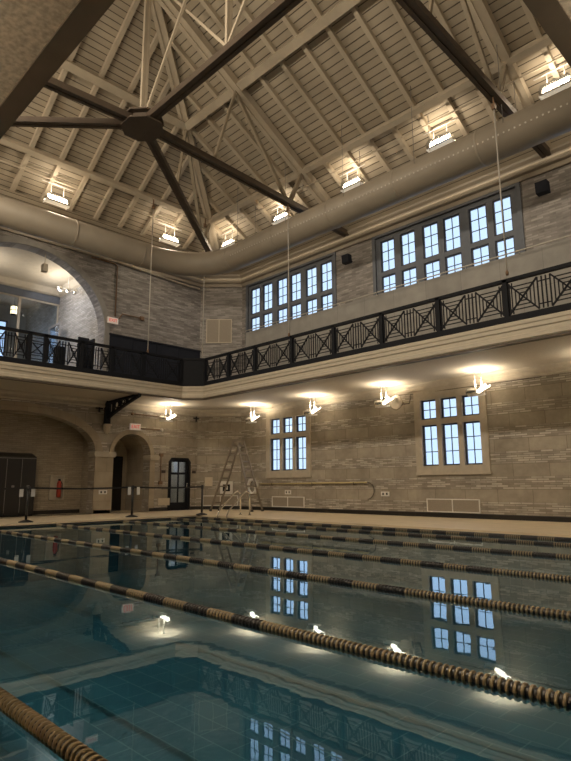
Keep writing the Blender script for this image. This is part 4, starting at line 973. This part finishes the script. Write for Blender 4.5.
# ------------------------------------------------------------------ lane ropes
def disc_mesh(m):
    mb = MB(); mb.lathe([(.02, -.0088), (.036, -.0085), (.039, -.005), (.039, .005), (.036, .0085), (.02, .0088)], (0, 0, 0), 'x', 26)
    mb.sm = [False]*len(mb.sm); return mb.mesh('float_disc', m)
DG, DB = disc_mesh(M['gold']), disc_mesh(M['blackplastic'])
pitch, per = .0195, 16
ROPES = [(1.10, 'nearest lane rope cutting the lower left corner of the view'), (2.93, 'second nearest lane rope crossing the whole foreground'), (4.75, 'third lane rope from the camera, crossing the window reflections'), (6.53, 'fourth lane rope from the camera, in mid pool'), (8.45, 'fifth lane rope from the camera'), (10.04, 'sixth lane rope, last but one before the far deck'), (10.95, 'farthest lane rope lying against the far pool edge')]
for ri, (y, lab) in enumerate(ROPES):
    x0, x1 = PX0+.08, PX1-.1; z = .008
    t = thing('lane_rope', 'black and gold disc ' + lab, 'lane rope', (x0, y, 0), 'lane ropes')
    mb = MB(); mb.tube([(x0-.05, y, z), (x1, y, z)], .03, 10); part('cable', mb, M['blackplastic'], t)
    n = int((x1-x0)/pitch)
    lst = []; small = set()
    for i in range(n):
        x = x0+.03+i*pitch; gold = (i//per) % 2 == 0
        if x > -2.95: gold = True
        gold = gold and i % 2 == 0
        lst.append((x, gold))
        if i % 2: small.add(x)
    vis = [q for q in lst]
    def size(q):
        v = V((q[0], y, z-1)); fx = V((-.71, .705, 0)); dep = v.dot(fx); lat = v.dot(V((.705, .71, 0)))
        if dep < .5 or lat/dep > .52 or lat/dep < -.56: return 1e6+dep
        return v.length
    vis.sort(key=size); ind = vis[:100]; rest = vis[100:]
    for x, g in ind:
        o = bpy.data.objects.new('float_disc', DG if g else DB); COL.objects.link(o); o.parent = t; o.location = (x-x0, 0, z)
        if x in small: o.scale = (1, .78, .78)
        if g: o['label'] = 'gold float disc'
    for g in (True, False):
        mb = MB()
        for x, gg in rest:
            if gg == g: k_ = .78 if x in small else 1; mb.lathe([(.02, -.0088), (.039*k_, -.008), (.039*k_, .008), (.02, .0088)], (x, y, z), 'x', 10)
        if mb.v: part('float_disc_string', mb, M['gold' if g else 'blackplastic'], t, 'gold float discs' if g else 'black float discs', True)

# ------------------------------------------------------------------ world, sun, camera
w = bpy.data.worlds.new('World'); S.world = w; w.use_nodes = True
nt = w.node_tree; bg = nt.nodes['Background']; bg.inputs['Color'].default_value = (.66, .80, 1, 1); bg.inputs['Strength'].default_value = 1.15
def portal(x0, x1, z0, z1):
    l = bpy.data.lights.new('portal', 'AREA'); l.shape = 'RECTANGLE'; l.size = x1-x0; l.size_y = z1-z0; l.cycles.is_portal = True
    o = bpy.data.objects.new('portal', l); COL.objects.link(o); o.location = ((x0+x1)/2, YW+.5, (z0+z1)/2); o.rotation_euler = (-PI/2, 0, 0)
for a, b in LW: portal(a-.1, b+.1, 1.4, 3.5)
for a, b in UW: portal(a, b, 6.6, 9.0)

f, p, yaw, ro = 569.55, .1817, .7895, -.0056
F = V((-math.sin(yaw)*math.cos(p), math.cos(yaw)*math.cos(p), math.sin(p)))
R_ = V((math.cos(yaw), math.sin(yaw), 0)); U_ = R_.cross(F)
R2, U2 = R_*math.cos(ro)+U_*math.sin(ro), U_*math.cos(ro)-R_*math.sin(ro)
cam = bpy.data.cameras.new('camera'); co = bpy.data.objects.new('camera', cam); COL.objects.link(co)
mt = Matrix((R2, U2, -F)).transposed().to_4x4(); mt.translation = V((0, 0, 1)); co.matrix_world = mt
cam.sensor_fit = 'HORIZONTAL'; cam.sensor_width = 36; cam.lens = 36*f/571; cam.clip_start = .05; cam.clip_end = 200
S.camera = co
vs = S.view_settings; vs.view_transform = 'Standard'; vs.look = 'None'; vs.gamma = 1; vs.use_curve_mapping = False; vs.exposure = .3
S.cycles.max_bounces = 8; S.cycles.diffuse_bounces = 4; S.cycles.glossy_bounces = 4; S.cycles.transparent_max_bounces = 12
S.cycles.use_denoising = True; S.cycles.sample_clamp_indirect = 6; S.cycles.caustics_reflective = False; S.cycles.caustics_refractive = False
